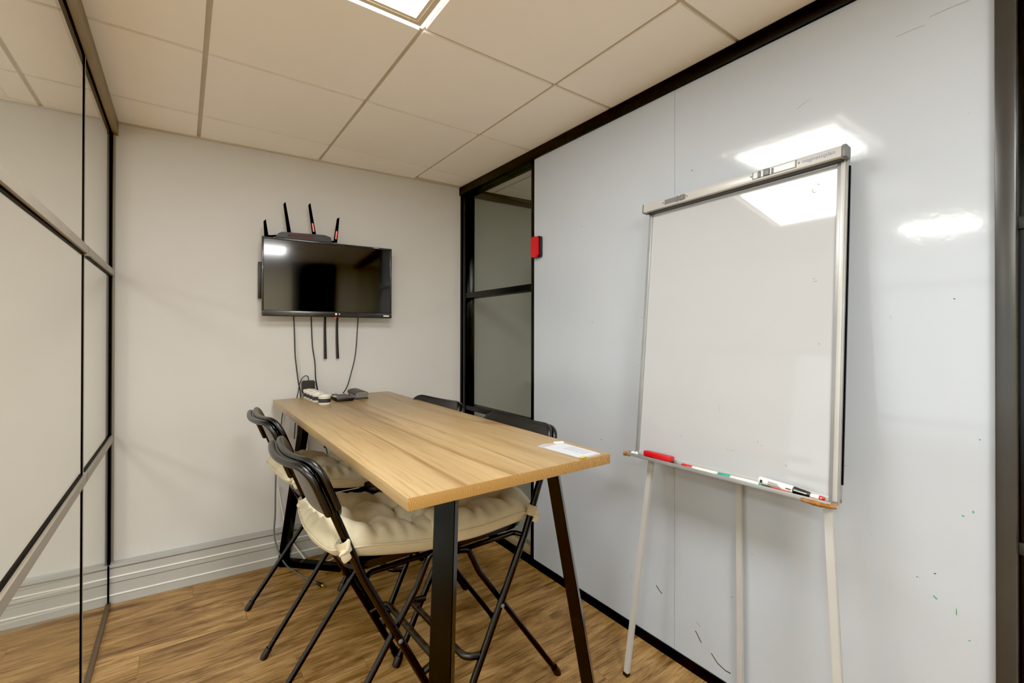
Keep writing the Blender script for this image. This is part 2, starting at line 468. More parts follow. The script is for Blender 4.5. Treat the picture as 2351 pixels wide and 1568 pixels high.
# ceiling: tegular tiles hung between T bars
bm = bmesh.new()
rows = D-ROW0
gx = [XA+T*k for k in range(-9, 6)]
gy = [rows+T] + [rows-T*k for k in range(0, 8)]
LX0, LX1 = XA-T, XA; LY1 = rows-2*T; LY0 = LY1-T       # light panel tile
G2 = (XA-6*T, LY0)                                     # second panel in the open office on the left
lights = [(LX0, LY0), G2, (LX0, LY0-3*T), (XA-4*T, LY0-3*T), (XA+4*T, LY0-T)]
g = .009
for i in range(len(gx)-1):
    for j in range(len(gy)-1):
        x0, x1, y1, y0 = gx[i], gx[i+1], gy[j], gy[j+1]
        if any(abs(x0-a) < .01 and abs(y0-b) < .01 for a, b in lights): continue
        # the back row is cut along the slightly skewed wall
        if j == 0:
            ps = [(x0+g, y0+g), (x1-g, y0+g), (x1-g, yb(x1)-.012), (x0+g, yb(x0)-.012)]
        else: ps = [(x0+g, y0+g), (x1-g, y0+g), (x1-g, y1-g), (x0+g, y1-g)]
        if x0 < XR < x1:      # cut at the glazed wall
            for a, b in ((x0+g, XR), (XR+.09, x1-g)):
                q = [(a, ps[0][1]), (b, ps[0][1]), (b, ps[2][1]), (a, ps[2][1])]
                prism(bm, [Vector((p[0], p[1], HC)) for p in q], (0, 0, .012))
            continue
        prism(bm, [Vector((p[0], p[1], HC)) for p in ps], (0, 0, .012))
ce = S(obj('ceiling', bm, M['ceiling']), 'beige suspended tile ceiling', 'ceiling')
bm = bmesh.new(); box(bm, -4.7, 4.6, -2.2, 3.3, HC+.009, HC+.05)
obj('ceiling_grid', bm, M['grid'], ce)
bm = bmesh.new(); box(bm, bx_(XL), bx_(1.60), -.016, 0, HC-.006, HC+.01, M=MB)
obj('edge_angle', bm, M['grid'], ce)

# ceiling light panels
def ceiling_light(x0, y0, label, name='ceiling_light'):
    e = tag(empty(name, (x0+T/2, y0+T/2, HC)), label, 'ceiling light', 'square ceiling lights')
    h = T/2-g; bm = bmesh.new()
    w = .036
    for a, b, c, d in ((-h+.006, h-.006, -h+.006, -h+w), (-h+.006, h-.006, h-w, h-.006), (-h+.006, -h+w, -h+w, h-w), (h-w, h-.006, -h+w, h-w)):
        box(bm, a, b, c, d, -.004, .006)
    w2 = .022
    for a, b, c, d in ((-h+w2, h-w2, -h+w2, -h+w2+.003), (-h+w2, h-w2, h-w2-.003, h-w2), (-h+w2, -h+w2+.003, -h+w2, h-w2), (h-w2-.003, h-w2, -h+w2, h-w2)):
        box(bm, a, b, c, d, -.0065, -.004)
    obj('light_frame', bm, M['lightframe'], e)
    bm = bmesh.new(); box(bm, -h+w, h-w, -h+w, h-w, 0, .006)
    obj('diffuser', bm, M['light'], e)
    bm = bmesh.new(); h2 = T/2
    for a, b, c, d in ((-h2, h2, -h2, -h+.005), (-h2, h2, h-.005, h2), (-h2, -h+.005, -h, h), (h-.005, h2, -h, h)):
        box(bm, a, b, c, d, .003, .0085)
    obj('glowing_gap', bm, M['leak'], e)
    return e
ceiling_light(LX0, LY0, 'glowing square light panel in the ceiling above the table')
ceiling_light(XA-4*T, LY0-3*T, 'glowing square fill panel added in the open office nearest the glass partition')  # added out of view, goes with the fill lamp for the cushions
ceiling_light(LX0, LY0-3*T, 'glowing square fill panel added in the ceiling behind the camera')  # added out of view, goes with the fill lamp behind the camera
ceiling_light(*G2, 'glowing ceiling panel over the open office left of the glass partition')
ceiling_light(XA+4*T, LY0-T, 'glowing ceiling panel of the room beyond the right hand glass')

# cable trunking along the foot of the back wall (runs on behind the glass)
ZT = .187
bm = bmesh.new(); X0, X1 = bx_(-3.6), bx_(1.60)
box(bm, X0, X1, -.055, 0, 0, .172, M=MB)
box(bm, X0, X1, -.050, 0, .172, ZT, mi=0, M=MB)
for z0, z1, mi, o in ((.170, .1745, 2, .0556), (.128, .1335, 1, .059), (.100, .1035, 2, .0556), (.043, .0485, 1, .059)):
    box(bm, X0, X1, -o, -.04, z0, z1, mi=mi, M=MB)
S(obj('baseboard_back', bm, [M['trunk'], M['trunkhi'], M['trunklo']]), 'light grey ribbed cable trunking along the foot of the back wall', 'baseboard')

# ------------------------------------------------------------------ left glass partition
yB = yb(XL)
e = S(empty('window_left', (XL, 1.5, 0)), 'full height glass partition with slim grey rails on the left', 'glass partition')
def part(name, dims, mat, par, bev=0):
    bm = bmesh.new(); box(bm, *dims, bev=bev)
    bmesh.ops.translate(bm, verts=bm.verts[:], vec=-Vector(par.location))
    return obj(name, bm, mat, par, smooth=40 if bev else None)
def pane(x, y0, y1, z0, z1, mat, par):
    bm = bmesh.new(); o3 = Vector(par.location)
    f = bm.faces.new([bm.verts.new(Vector(p)-o3) for p in ((x, y0, z0), (x, y1, z0), (x, y1, z1), (x, y0, z1))])
    me = bpy.data.meshes.new('pane'); bm.to_mesh(me); bm.free(); me.materials.append(mat)
    o = bpy.data.objects.new('pane', me); link(o); o.parent = par; return o
YM, YS = 2.18, -.9
for y0, y1 in ((YS, YM-.008), (YM+.008, yB-.03)):
    for z0, z1 in ((.02, .784), (.818, 1.588), (1.618, HC-.065)):
        pane(XL-.002, y0, y1, z0, z1, M['glassL'], e)
part('mullion', (XL-.004, XL+.001, YM-.003, YM+.004, .02, HC-.065), M['gasket'], e)
part('mullion_strip', (XL-.004, XL+.002, YM+.004, YM+.012, .02, HC-.065), M['bronze'], e)
for y0, y1 in ((YS, YM-.009), (YM+.012, yB-.035)):
    part('rail', (XL-.006, XL+.012, y0, y1, 1.590, 1.618), M['bronze'], e)
    part('rail', (XL-.006, XL+.012, y0, y1, .784, .814), M['bronze'], e)
    part('gasket', (XL-.006, XL+.003, y0, y1, 1.584, 1.590), M['gasket'], e)
    part('gasket', (XL-.006, XL+.003, y0, y1, .814, .820), M['gasket'], e)
part('rail_joint', (XL-.006, XL+.012, YM-.012, YM+.018, 1.584, 1.618), M['bronze'], e)
part('rail_joint', (XL-.006, XL+.012, YM-.012, YM+.018, .784, .818), M['bronze'], e)
part('top_rail', (XL+.001, XL+.022, YS, yB-.002, HC-.068, HC-.001), M['brownlip'], e)
part('top_gasket', (XL-.016, XL+.0015, YS, yB-.004, HC-.072, HC-.006), M['gasket'], e)
part('end_post', (XL-.016, XL+.003, yB-.05, yB-.006, .19, HC-.068), M['gasket'], e)
part('end_post_strip', (XL+.003, XL+.012, yB-.008, yB-.002, .19, HC-.068), M['bronze'], e)
part('end_gasket', (XL-.005, XL+.002, yB-.066, yB-.058, .01, .19), M['gasket'], e)
part('floor_track', (XL-.01, XL+.008, YS, yB-.058, 0, .012), plain('brown_floor_track', (74, 56, 34), .4), e)

# ------------------------------------------------------------------ right wall
# glossy white panels
bm = bmesh.new()
P0, P1, PS = .214, 2.022, 1.113
box(bm, XR, 1.69, P0, PS-.0007, .042, 2.297)
box(bm, XR, 1.69, PS+.0007, P1, .042, 2.297)
box(bm, XR+.003, 1.685, PS-.001, PS+.001, .05, 2.29, mi=3)
def stroke(pts, w, mi):
    """thin marker stroke on the panel, pts in (y,z)"""
    for (ya, za), (yc, zc) in zip(pts[:-1], pts[1:]):
        d = Vector((0, yc-ya, zc-za)); n = Vector((0, -d.z, d.y)).normalized()*w/2
        a, b = Vector((XR-.0004, ya, za)), Vector((XR-.0004, yc, zc))
        f = bm.faces.new([bm.verts.new(p) for p in (a+n, a-n, b-n, b+n)]); f.material_index = mi
strokes = [([(.335, 2.156), (.30, 2.158), (.262, 2.157), (.238, 2.160)], .002, 3), ([(.262, 2.285), (.258, 2.268), (.254, 2.255)], .002, 3),
           ([(.405, 2.14), (.37, 2.142), (.345, 2.14)], .0018, 3),
           ([(.275, .85), (.27, .848)], .004, 2), ([(.2545, .868), (.2535, .862)], .004, 2), ([(.3295, .621), (.326, .617), (.322, .6145)], .004, 2),
           ([(.288, .612), (.287, .60), (.2865, .588)], .0045, 1), ([(.284, .61), (.2838, .592)], .004, 1), ([(.262, .54), (.2605, .538)], .005, 2),
           ([(.425, .64), (.42, .61), (.417, .585)], .0025, 1), ([(.243, 1.05), (.2415, 1.047)], .004, 2),
           ([(1.30, .27), (1.285, .30), (1.278, .322)], .004, 4), ([(1.20, .26), (1.185, .245), (1.172, .238)], .004, 4),
           ([(1.02, .165), (1.005, .145), (.995, .132)], .004, 4), ([(.955, .115), (.93, .092), (.90, .083), (.88, .084)], .004, 4),
           ([(1.015, .20), (1.0, .19)], .004, 3), ([(1.335, .25), (1.332, .225)], .003, 3), ([(.66, 2.04), (.64, 2.05), (.625, 2.056)], .002, 3)]
for p, w, mi in strokes: stroke(p, w, mi)
for k in range(46):
    y, z = random.uniform(.24, 1.98), random.uniform(.25, 2.2); r = random.uniform(.0012, .003)
    stroke([(y-r, z), (y+r, z+random.uniform(-.003, .003))], r, random.choice((3, 3, 4, 4)))
S(obj('wall_right', bm, [M['whitewall'], plain('pale_green_smudge', (168, 200, 188), .6), M['greenink'], M['greyink'], M['blackink']]),
  'glossy white panelled wall with faint marker smudges on the right', 'wall')
S(bxo('trim_right', (XR-.012, 1.70, -1.6, 2.885, 2.297, HC-.002), M['frame'], bev=.002), 'black head rail under the ceiling above the white wall', 'trim')
S(bxo('baseboard_right', (XR-.006, 1.70, -1.6, 2.885, .0, .042), M['frame']), 'low black skirting rail below the white wall', 'baseboard')
S(bxo('trim_post', (XR-.02, 1.70, .178, .2135, .0, 2.30), M['post'], bev=.003), 'tall dark grey post at the right end of the white wall', 'post')

# window between white wall and back wall
e = S(empty('window_1', (1.65, 2.45, 0)), 'tall dark glazed window with black frame beside the back wall', 'window')
part('window_stile', (XR-.002, 1.69, 2.843, 2.884, .04, 2.30), M['frame'], e, .003)
part('window_stile', (XR+.002, 1.69, 2.799, 2.841, .04, 2.30), M['steel'], e, .003)
part('window_stile', (XR-.002, 1.69, 2.0225, 2.049, .04, 2.297), M['frame'], e, .002)
part('window_rail', (XR+.004, 1.69, 2.049, 2.799, 1.560, 1.598), M['frame'], e, .002)
part('window_rail', (XR+.004, 1.69, 2.049, 2.799, .780, .812), M['frame'], e, .002)
part('window_sill', (XR+.010, 1.69, 2.049, 2.799, .040, .075), M['brownlip'], e, .002)
for z0, z1 in ((.075, .780), (.812, 1.560), (1.598, 2.30)):
    pane(1.65, 2.049, 2.799, z0, z1, M['glassR'], e)

# glazed wall on the near side of the post
e = S(empty('window_2', (1.65, -.6, 0)), 'glazed screen with black rails at the far right edge', 'window')
part('window_rail', (XR+.004, 1.69, -1.6, .178, 1.562, 1.592), M['post'], e, .002)
part('window_rail', (XR+.004, 1.69, -1.6, .178, .787, .815), M['post'], e, .002)
part('window_stile', (XR+.012, 1.66, .1655, .178, .04, 2.297), M['steel'], e)
for z0, z1 in ((.042, .787), (.815, 1.562), (1.592, 2.297)):
    pane(1.65, -1.6, .166, z0, z1, M['glassD'], e)

# things in the bright neighbouring room (a sliver at the right edge)
e = tag(empty('storage_cabinet', (4.2, .45, 0)), 'warm wooden cabinet standing in the bright room beyond the glass', 'cabinet')
part('cabinet_body', (4.05, 4.395, -.2, 1.1, 0, 1.42), M['wooddoor'], e, .004)
part('cabinet_top', (4.02, 4.395, -.22, 1.12, 1.42, 1.45), M['white'], e, .003)
part('door', (4.035, 4.05, -.19, .44, .06, 1.40), M['wooddoor'], e, .002)
part('door', (4.035, 4.05, .46, 1.09, .06, 1.40), M['wooddoor'], e, .002)

# ------------------------------------------------------------------ table
ZTAB = .935; TH = .031
tx0, tx1, ty0, ty1 = .417, 1.090, .983, 2.893
TC = Vector((.7535, (ty0+ty1)/2, 0))
tb = tag(empty('table', TC), 'tall light oak table with splayed black steel legs', 'table')
bm = bmesh.new(); box(bm, tx0-TC.x, tx1-TC.x, ty0-TC.y, ty1-TC.y, ZTAB-TH, ZTAB, bev=.0015)
obj('tabletop', bm, M['table'], tb, smooth=40)
def leg_path(sx, near):
    xc = .741
    if near: a, b = (xc+sx*.180, 1.067), (xc+sx*.275, .939)
    else:    a, b = (xc+sx*.180, 2.722), (xc+sx*.275, 2.862)
    return Vector((a[0], a[1], ZTAB-TH)), Vector((b[0], b[1], 0))
def bar(bm, a, b, wdir, w, d, M_=None):
    """rectangular bar from a to b: w across along wdir, d along the third axis"""
    a, b = Vector(a), Vector(b); t = (b-a).normalized()
    wv = Vector(wdir); wv = (wv - t*wv.dot(t)).normalized(); dv = t.cross(wv)
    poly = [a+wv*w/2+dv*d/2, a-wv*w/2+dv*d/2, a-wv*w/2-dv*d/2, a+wv*w/2-dv*d/2]
    prism(bm, poly, b-a)
for near in (True, False):
    for sx in (-1, 1):
        top, foot = leg_path(sx, near)
        sy = -1 if near else 1
        wd = Vector((-sy*sx*1, 1, 0)) if False else Vector((sx*-sy, 1, 0))   # wide face looks outwards along the diagonal
        bm = bmesh.new()
        t = (foot-top).normalized()
        bar(bm, top-TC, foot-TC, wd, .056, .035)
        bmesh.ops.bevel(bm, geom=bm.edges[:], offset=.002, segments=2, affect='EDGES')
        obj('leg', bm, M['steel'], tb, smooth=40)
        # bar on the floor running in at 45 degrees from each foot, and its twin under the top
        inn = Vector((-sx, -sy, 0)).normalized()
        ln = .36
        bm = bmesh.new(); bar(bm, foot-TC+Vector((0, 0, .016)), foot-TC+inn*ln+Vector((0, 0, .016)), (0, 0, 1), .032, .048)
        bmesh.ops.bevel(bm, geom=bm.edges[:], offset=.002, segments=2, affect='EDGES')
        obj('floor_bar', bm, M['steel'], tb, smooth=40)
        bm = bmesh.new(); bar(bm, top-TC+Vector((0, 0, -.012)), top-TC+inn*.24+Vector((0, 0, -.012)), (0, 0, 1), .022, .048)
        obj('top_bar', bm, M['steel'], tb)
# ------------------------------------------------------------------ folding stools
FA, FB, WF, WR, SR = .50, .40, .432, .41, .466
ZBEND, ZTOP = .6, .955
def ft(z):        # s of the front tube / back post at height z
    return -FA*z if z < ZBEND else -FA*ZBEND-FB*(z-ZBEND)
def make_stool(label, loc, rz):
    e = tag(empty('folding_stool', loc, rz), label, 'stool', 'black folding bar stools around the table')
    for sd in (-1, 1):
        y = sd*WF/2
        bm = bmesh.new()
        pts = fillet([(0, y, .012), (ft(ZBEND), y, ZBEND), (ft(.80), y, .80), (ft(.925), y*.93, .925)], [.25, .1], 8)
        tube(bm, pts, .0122, 16)
        lg = obj('leg', bm, M['blacktube'], e, smooth=40)
        bm = bmesh.new(); tube(bm, [(.004, y, 0), (0, y, .012), (-.012, y, .034)], [.0155, .0165, .0155], 14)
        obj('rubber_foot', bm, M['blackplastic'], lg, smooth=50)
        bm = bmesh.new(); lathe(bm, [(0, -.002), (.007, -.002), (.007, .001), (.004, .004), (0, .0045)], 12,
                                Matrix.Translation((ft(.375), y+sd*.0125, .375)) @ Matrix.Rotation(-sd*PI/2, 4, 'X'))
        obj('bolt', bm, M['alud'], lg, smooth=40)
        y2 = sd*WR/2*.93
        bm = bmesh.new()
        pts = fillet([(-SR, sd*WR/2, .012), (-.115, y2, .50), (-.072, y2, .588), (-.03, y2, .597)], [.12, .03], 8)
        tube(bm, pts, .0102, 14)
        lg = obj('leg', bm, M['blacktube'], e, smooth=40)
        bm = bmesh.new(); tube(bm, [(-SR-.006, sd*WR/2, 0), (-SR, sd*WR/2, .012), (-SR+.016, sd*WR/2, .036)], [.013, .014, .013], 14)
        obj('rubber_foot', bm, M['blackplastic'], lg, smooth=50)
    # footrest: U of tube standing out in front of the front legs
    z = .232; s0 = ft(z); w = WF/2-.006
    bm = bmesh.new()
    tube(bm, fillet([(s0, -w, z-.004), (s0+.066, -w*.97, z+.012), (s0+.066, w*.97, z+.012), (s0, w, z-.004)], .05, 8), .0115, 14)
    obj('footrest', bm, M['dusty'], e, smooth=40)
    # seat pan
    bm = bmesh.new()
    o2 = rrect(.345, .365, .05)
    vsT = [Vector((x-.152, y, .628)) for x, y in o2]
    prism(bm, [Vector((v.x, v.y, .604)) for v in vsT], (0, 0, .024))
    bmesh.ops.bevel(bm, geom=[ed for ed in bm.edges if abs(ed.verts[0].co.z-ed.verts[1].co.z) < 1e-5], offset=.006, segments=2, affect='EDGES')
    obj('seat', bm, M['blackplastic'], e, smooth=40)
    bm = bmesh.new()
    wq = WF/2-.03
    tube(bm, fillet([(ft(.585), -WF/2+.005, .585), (-.27, -wq, .592), (.012, -wq, .592), (.012, wq, .592), (-.27, wq, .592), (ft(.585), WF/2-.005, .585)], .04, 6), .0085, 12)
    obj('seat_frame', bm, M['blacktube'], e, smooth=40)
    # backrest: panel with a deep double-lipped rim following the bent posts
    zb0, zb1 = .815, ZTOP
    hw = WF/2+.004
    tdir = Vector((-FB, 0, 1)).normalized(); ndir = Vector((1, 0, FB)).normalized()
    base = Vector((ft(zb0), 0, zb0)); hh = (zb1-zb0)/tdir.z
    def bp(y, h, off=0.0):
        bow = -.036*(1-(y/hw)**2)
        return base+tdir*h+Vector((0, y, 0))+ndir*(off+bow)
    path2 = [(-hw, 0), (-hw, hh), (hw, hh), (hw, 0)]
    pl = [(p.x, p.y) for p in fillet([(a, b, 0) for a, b in path2], .072, 10)]
    dense = []
    for (a, b), (c, d) in zip(pl[:-1], pl[1:]):
        n = max(1, int(math.hypot(c-a, d-b)/.02))
        dense += [(a+(c-a)*k/n, b+(d-b)*k/n) for k in range(n)]
    dense.append(pl[-1])
    bm = bmesh.new()
    tube(bm, [bp(a, b, .0135) for a, b in dense], .0105, 12, roundcap=True)
    tube(bm, [bp(a, b, -.0135) for a, b in dense], .0105, 12, roundcap=True)
    tube(bm, [bp(a*.955, b*.965, 0) for a, b in dense], .008, 10, roundcap=True)
    br = obj('backrest', bm, M['backrest'], e, smooth=60)
    # inner panel, rear face painted grey for the wall's reflection
    bm = bmesh.new()
    ny, nh = 22, 12; vf = []; vb = []
    for j in range(nh+1):
        h = -.045+(hh+.004+.045)*j/nh
        rowf = []; rowb = []
        for i in range(ny+1):
            u = -1+2*i/ny
            lim = hw-.001
            dz = hh+.005-h
            if dz < .072: lim = hw-.072+math.sqrt(max(0, .072**2-(.072-dz)**2))-.003
            if h < .01: lim = min(lim, hw-.055+math.sqrt(max(0, .055**2-(.01-h)**2*.95)))
            rowf.append(bm.verts.new(bp(u*lim, h, .0232))); rowb.append(bm.verts.new(bp(u*lim, h, .016)))
        vf.append(rowf); vb.append(rowb)
    for j in range(nh):
        for i in range(ny):
            bm.faces.new((vf[j][i], vf[j][i+1], vf[j+1][i+1], vf[j+1][i]))
            f = bm.faces.new((vb[j][i+1], vb[j][i], vb[j+1][i], vb[j+1][i+1])); f.material_index = 1
    bnd = [(0, i) for i in range(ny+1)] + [(j, ny) for j in range(1, nh+1)] + [(nh, i) for i in range(ny-1, -1, -1)] + [(j, 0) for j in range(nh-1, 0, -1)]
    for (a, b), (c, d) in zip(bnd, bnd[1:]+bnd[:1]):
        bm.faces.new((vf[a][b], vb[a][b], vb[c][d], vf[c][d]))
    obj('back_panel', bm, [M['backrest'], M['backinner']], br, smooth=50)
    return e

stools = [
    ('black folding bar stool on the left of the table, nearest the camera', (.719, 1.562, 0), .042),
    ('black folding bar stool on the left of the table, nearer the back wall', (.732, 2.302, 0), .038),
    ('black folding bar stool on the right of the table, nearer the whiteboard easel', (.700, 1.515, 0), PI+.039),
    ('black folding bar stool on the right of the table, beside the dark window', (.690, 2.19, 0), PI+.13),
]
def make_cushion(label, loc, rz, seed, shift=0.0, lift=0.0):
    def rise(X): return lift*min(1.0, max(0.0, (-.04-X)/.33))**1.2
    rnd = random.Random(seed)
    e = tag(empty('seat_cushion', (loc[0], loc[1], .629-(.026 if lift else 0)), rz), label, 'cushion', 'beige tufted seat cushions')
    bm = bmesh.new()
    L, Wd, TH_ = .455, .455, .104
    cx = -.150+shift; n = 52
    tufts = [(-.33, -.33), (-.33, .33), (.33, -.33), (.33, .33)]
    top = []; bot = []
    ph = [rnd.uniform(0, 6.28) for _ in range(6)]
    for j in range(n+1):
        rt_, rb = [], []
        for i in range(n+1):
            u, v = -1+2*i/n, -1+2*j/n
            # squircle mapping
            x = u*math.sqrt(1-.27*v*v); y = v*math.sqrt(1-.27*u*u)
            m = max(abs(u), abs(v)); edge = max(0.0, 1-m**3.2)
            puff = edge**.55
            h = TH_*(.40+.60*puff) if m < 1 else TH_*.40
            dim = 0
            for a, b in tufts:
                d = math.hypot(u-a, v-b)
                dim += .044*math.exp(-(d/.10)**2) + .042*math.exp(-(d/.25)**2)
                th = math.atan2(v-b, u-a)
                dim += .007*math.exp(-((d-.25)/.16)**2)*(.5+.5*math.sin(6*th+ph[0]+a*3))
            # stitched grooves between the tufts
            for a in (-.33, .33):
                dim += .015*math.exp(-((u-a)/.06)**2)*puff + .015*math.exp(-((v-a)/.06)**2)*puff
            # gathers along the rim
            gat = .0045*math.sin(11*math.atan2(v, u)*2+ph[1])*math.exp(-((m-.86)/.12)**2)
            gat += .003*math.sin(9*u+7*v+ph[2])*puff
            X, Y = cx+x*L/2*(1.0), y*Wd/2
            k = 1+.03*math.sin(3*math.atan2(v, u)+ph[3])
            X = cx+(X-cx)*k; Y *= k
            pin = math.exp(-((u+.95)**2+(abs(v)-.95)**2)/.10)
            zt_ = max(.012, (h-dim*puff+gat)*(1-.42*pin)+.004*pin*math.sin(13*math.atan2(abs(v)-1.05, u+1.05)))
            rt_.append(bm.verts.new((X, Y, zt_+rise(X))))
            if m >= .9999: rb.append(rt_[-1])
            else: rb.append(bm.verts.new((X*.985+cx*.015, Y*.985, TH_*.40-(TH_*.40)*min(1, edge*5)**.5 + .0005 + rise(X))))
        top.append(rt_); bot.append(rb)
    for j in range(n):
        for i in range(n):
            bm.faces.new((top[j][i], top[j][i+1], top[j+1][i+1], top[j+1][i]))
            f = [bot[j][i+1], bot[j][i], bot[j+1][i], bot[j+1][i+1]]
            f = list(dict.fromkeys(f))
            if len(f) >= 3:
                try: bm.faces.new(f)
                except ValueError: pass
    cb = obj('cushion_pad', bm, M['fabric'], e, smooth=70)
    # piping round the waist
    bm = bmesh.new()
    ring = [top[0][i].co.copy() for i in range(0)] if False else []
    obj_pts = []
    for k in range(96):
        th = 2*PI*k/96
        c, s_ = math.cos(th), math.sin(th); mm = max(abs(c), abs(s_)); u, v = c/mm, s_/mm
        x = u*math.sqrt(1-.27*v*v); y = v*math.sqrt(1-.27*u*u); kk = 1+.03*math.sin(3*math.atan2(v, u)+ph[3])
        obj_pts.append((cx+x*L/2*kk*1.002, y*Wd/2*kk*1.002, (TH_*.40)*(1-.42*math.exp(-((u+.95)**2+(abs(v)-.95)**2)/.10))+rise(cx+x*L/2*kk)))
    tube(bm, obj_pts+[obj_pts[0]], .0032, 8, cap=False)
    obj('piping', bm, M['fabric'], e, smooth=60)
    for sd in (-1, 1):       # ties knotted round the back posts
        zt = .668-.629+lift*.95; s_ = ft(.668+lift*.95); y = sd*WF/2
        bm = bmesh.new()
        dirp = Vector((ft(.70+lift)-ft(.64+lift), 0, .06)).normalized()
        c0 = Vector((s_, y, zt))
        prof = []
        for k in range(25):
            a = 2*PI*k/24
            prof.append((a, .0165+.0015*math.sin(3*a)))
        a1 = Vector((dirp.z, 0, -dirp.x)); a2 = Vector((0, 1, 0))
        for r_, w in ((.0, .036),):
            rings = []
            for k in range(24):
                a = 2*PI*k/24; rr = .0168+.0012*math.sin(3*a+sd)
                d = a1*math.cos(a)*rr+a2*math.sin(a)*rr
                rings.append([c0+d-dirp*.018, c0+d*1.12, c0+d+dirp*.018])
            vs = [[bm.verts.new(p) for p in r] for r in rings]
            for k in range(24):
                for q in range(2): bm.faces.new((vs[k][q], vs[(k+1) % 24][q], vs[(k+1) % 24][q+1], vs[k][q+1]))
        # strap back to the cushion corner
        cr = Vector((cx-L/2*.80, sd*Wd/2*.80, .028+lift*.95))
        for dz in (-.012, .010):
            tube(bm, spline([c0+Vector((.010, -sd*.012, dz)), (c0+cr)/2+Vector((0, 0, dz*1.3)), cr+Vector((0, 0, dz*.5))], 5), .0062, 8, flat=.5)
        # hanging folded end
        tail = spline([c0+Vector((-.004, sd*.018, -.004)), c0+Vector((-.004, sd*.023, -.02)), c0+Vector((.004, sd*.020, -.036))], 5)
        tube(bm, tail, [.013]*(len(tail)-2)+[.0125, .0115], 8, flat=.28, up=(1, 0, 0))
        tube(bm, spline([c0+Vector((.006, sd*.016, .010)), c0+Vector((.0, sd*.026, -.004)), c0+Vector((-.010, sd*.018, -.014))], 5), .012, 10, flat=.5, roundcap=True)
        obj('tie', bm, M['fabric'], e, smooth=60)
    return e
for k, (lb, loc, rz) in enumerate(stools):
    make_stool(lb, loc, rz)
cl = ['beige tufted cushion tied on the left stool nearest the camera', 'beige tufted cushion on the left stool nearer the back wall',
      'beige tufted cushion on the right stool nearer the easel, seen past the black table leg']
for k, (lb, loc, rz) in enumerate(stools[:3]):
    make_cushion(cl[k], loc, rz, 11+k, -.035 if k < 2 else -.02, .07 if k < 2 else .0)

# ------------------------------------------------------------------ television, router, cables on the back wall
TVX0, TVX1, TVZ0, TVZ1 = .358, 1.0805, 1.407, 1.847
tvc = bw((TVX0+TVX1)/2, (TVZ0+TVZ1)/2, .10)
tv = tag(empty('television', tvc, ABK), 'black flat television hung on the white back wall', 'television')
hw, hz = (TVX1-TVX0)/2*math.sqrt(1+SL*SL), (TVZ1-TVZ0)/2
bm = bmesh.new(); box(bm, -hw, hw, .004, .030, -hz, hz, bev=.006, seg=3)
box(bm, -hw+.03, hw-.03, .028, .055, -hz+.03, hz-.06, bev=.01)
obj('case', bm, M['tvblack'], tv, smooth=40)
bm = bmesh.new()
for a, b, c, d in ((-hw, hw, hz-.011, hz), (-hw, -hw+.010, -hz+.03, hz), (hw-.010, hw, -hz+.03, hz)):
    box(bm, a, b, -.003, .006, c, d, bev=.002)
obj('bezel', bm, M['tvblack'], tv, smooth=40)
bm = bmesh.new(); box(bm, -hw+.010, hw-.010, .001, .005, -hz+.034, hz-.011); obj('screen', bm, M['screen'], tv)
bm = bmesh.new(); box(bm, -hw, hw, -.008, .010, -hz, -hz+.034, bev=.005, seg=3); sb = obj('speaker_bar', bm, M['tvblack'], tv, smooth=40)
bm = bmesh.new(); lathe(bm, [(0, 0), (.004, 0), (.004, .0015), (0, .002)], 14, Matrix.Translation((.026, -.008, -hz+.019)) @ Matrix.Rotation(PI/2, 4, 'X')); obj('status_light', bm, M['led'], sb)
bm = bmesh.new(); lathe(bm, [(0, 0), (.002, 0), (.002, .001), (0, .0015)], 12, Matrix.Translation((.045, -.008, -hz+.019)) @ Matrix.Rotation(PI/2, 4, 'X')); obj('status_light', bm, M['led'], sb)
bm = bmesh.new(); lathe(bm, [(0, -.004), (.006, -.003), (.008, .002), (0, .002)], 14, Matrix.Translation((.024, .002, -hz-.001))); obj('red_receiver_light', bm, M['ledred'], sb, smooth=60)
bm = bmesh.new(); box(bm, hw-.053, hw-.018, -.0092, -.007, -hz+.010, -hz+.018); obj('badge', bm, M['white'], sb)
bm = bmesh.new(); box(bm, hw-.115, hw-.085, -.0038, -.0025, hz-.006, hz-.004); obj('small_mark', bm, M['white'], tv)
# bracket plate standing proud at the left, plus arms back to the wall
bm = bmesh.new()
box(bm, -hw-.014, -hw+.012, .058, .094, -.12, .085, bev=.002)
box(bm, -hw+.01, hw-.12, .060, .098, -.10, -.07); box(bm, -hw+.01, hw-.12, .060, .098, .04, .07)
box(bm, -.12, -.09, .050, .07, -.18, .12); box(bm, .09, .12, .050, .07, -.18, .12)
wb = obj('wall_bracket', bm, M['blackplastic'], tv, smooth=40)
for dx, x in ((0, .696), (1, .765)):
    bm = bmesh.new()
    p = [bw(x, 1.43, .045)-tvc, bw(x+.001, 1.35, .03)-tvc, bw(x+.004, 1.25, .022)-tvc, bw(x+(.006 if dx == 0 else .008), 1.157, .02)-tvc]
    R = Matrix.Rotation(-ABK, 3, 'Z'); p = [R @ q for q in p]
    sp = spline(p, 5)
    tube(bm, sp, [.0062+.0028*k/(len(sp)-1) for k in range(len(sp))], 8, flat=.35, up=(1, 0, 0))
    obj('pull_strap', bm, M['blackcable'], tv, smooth=50)

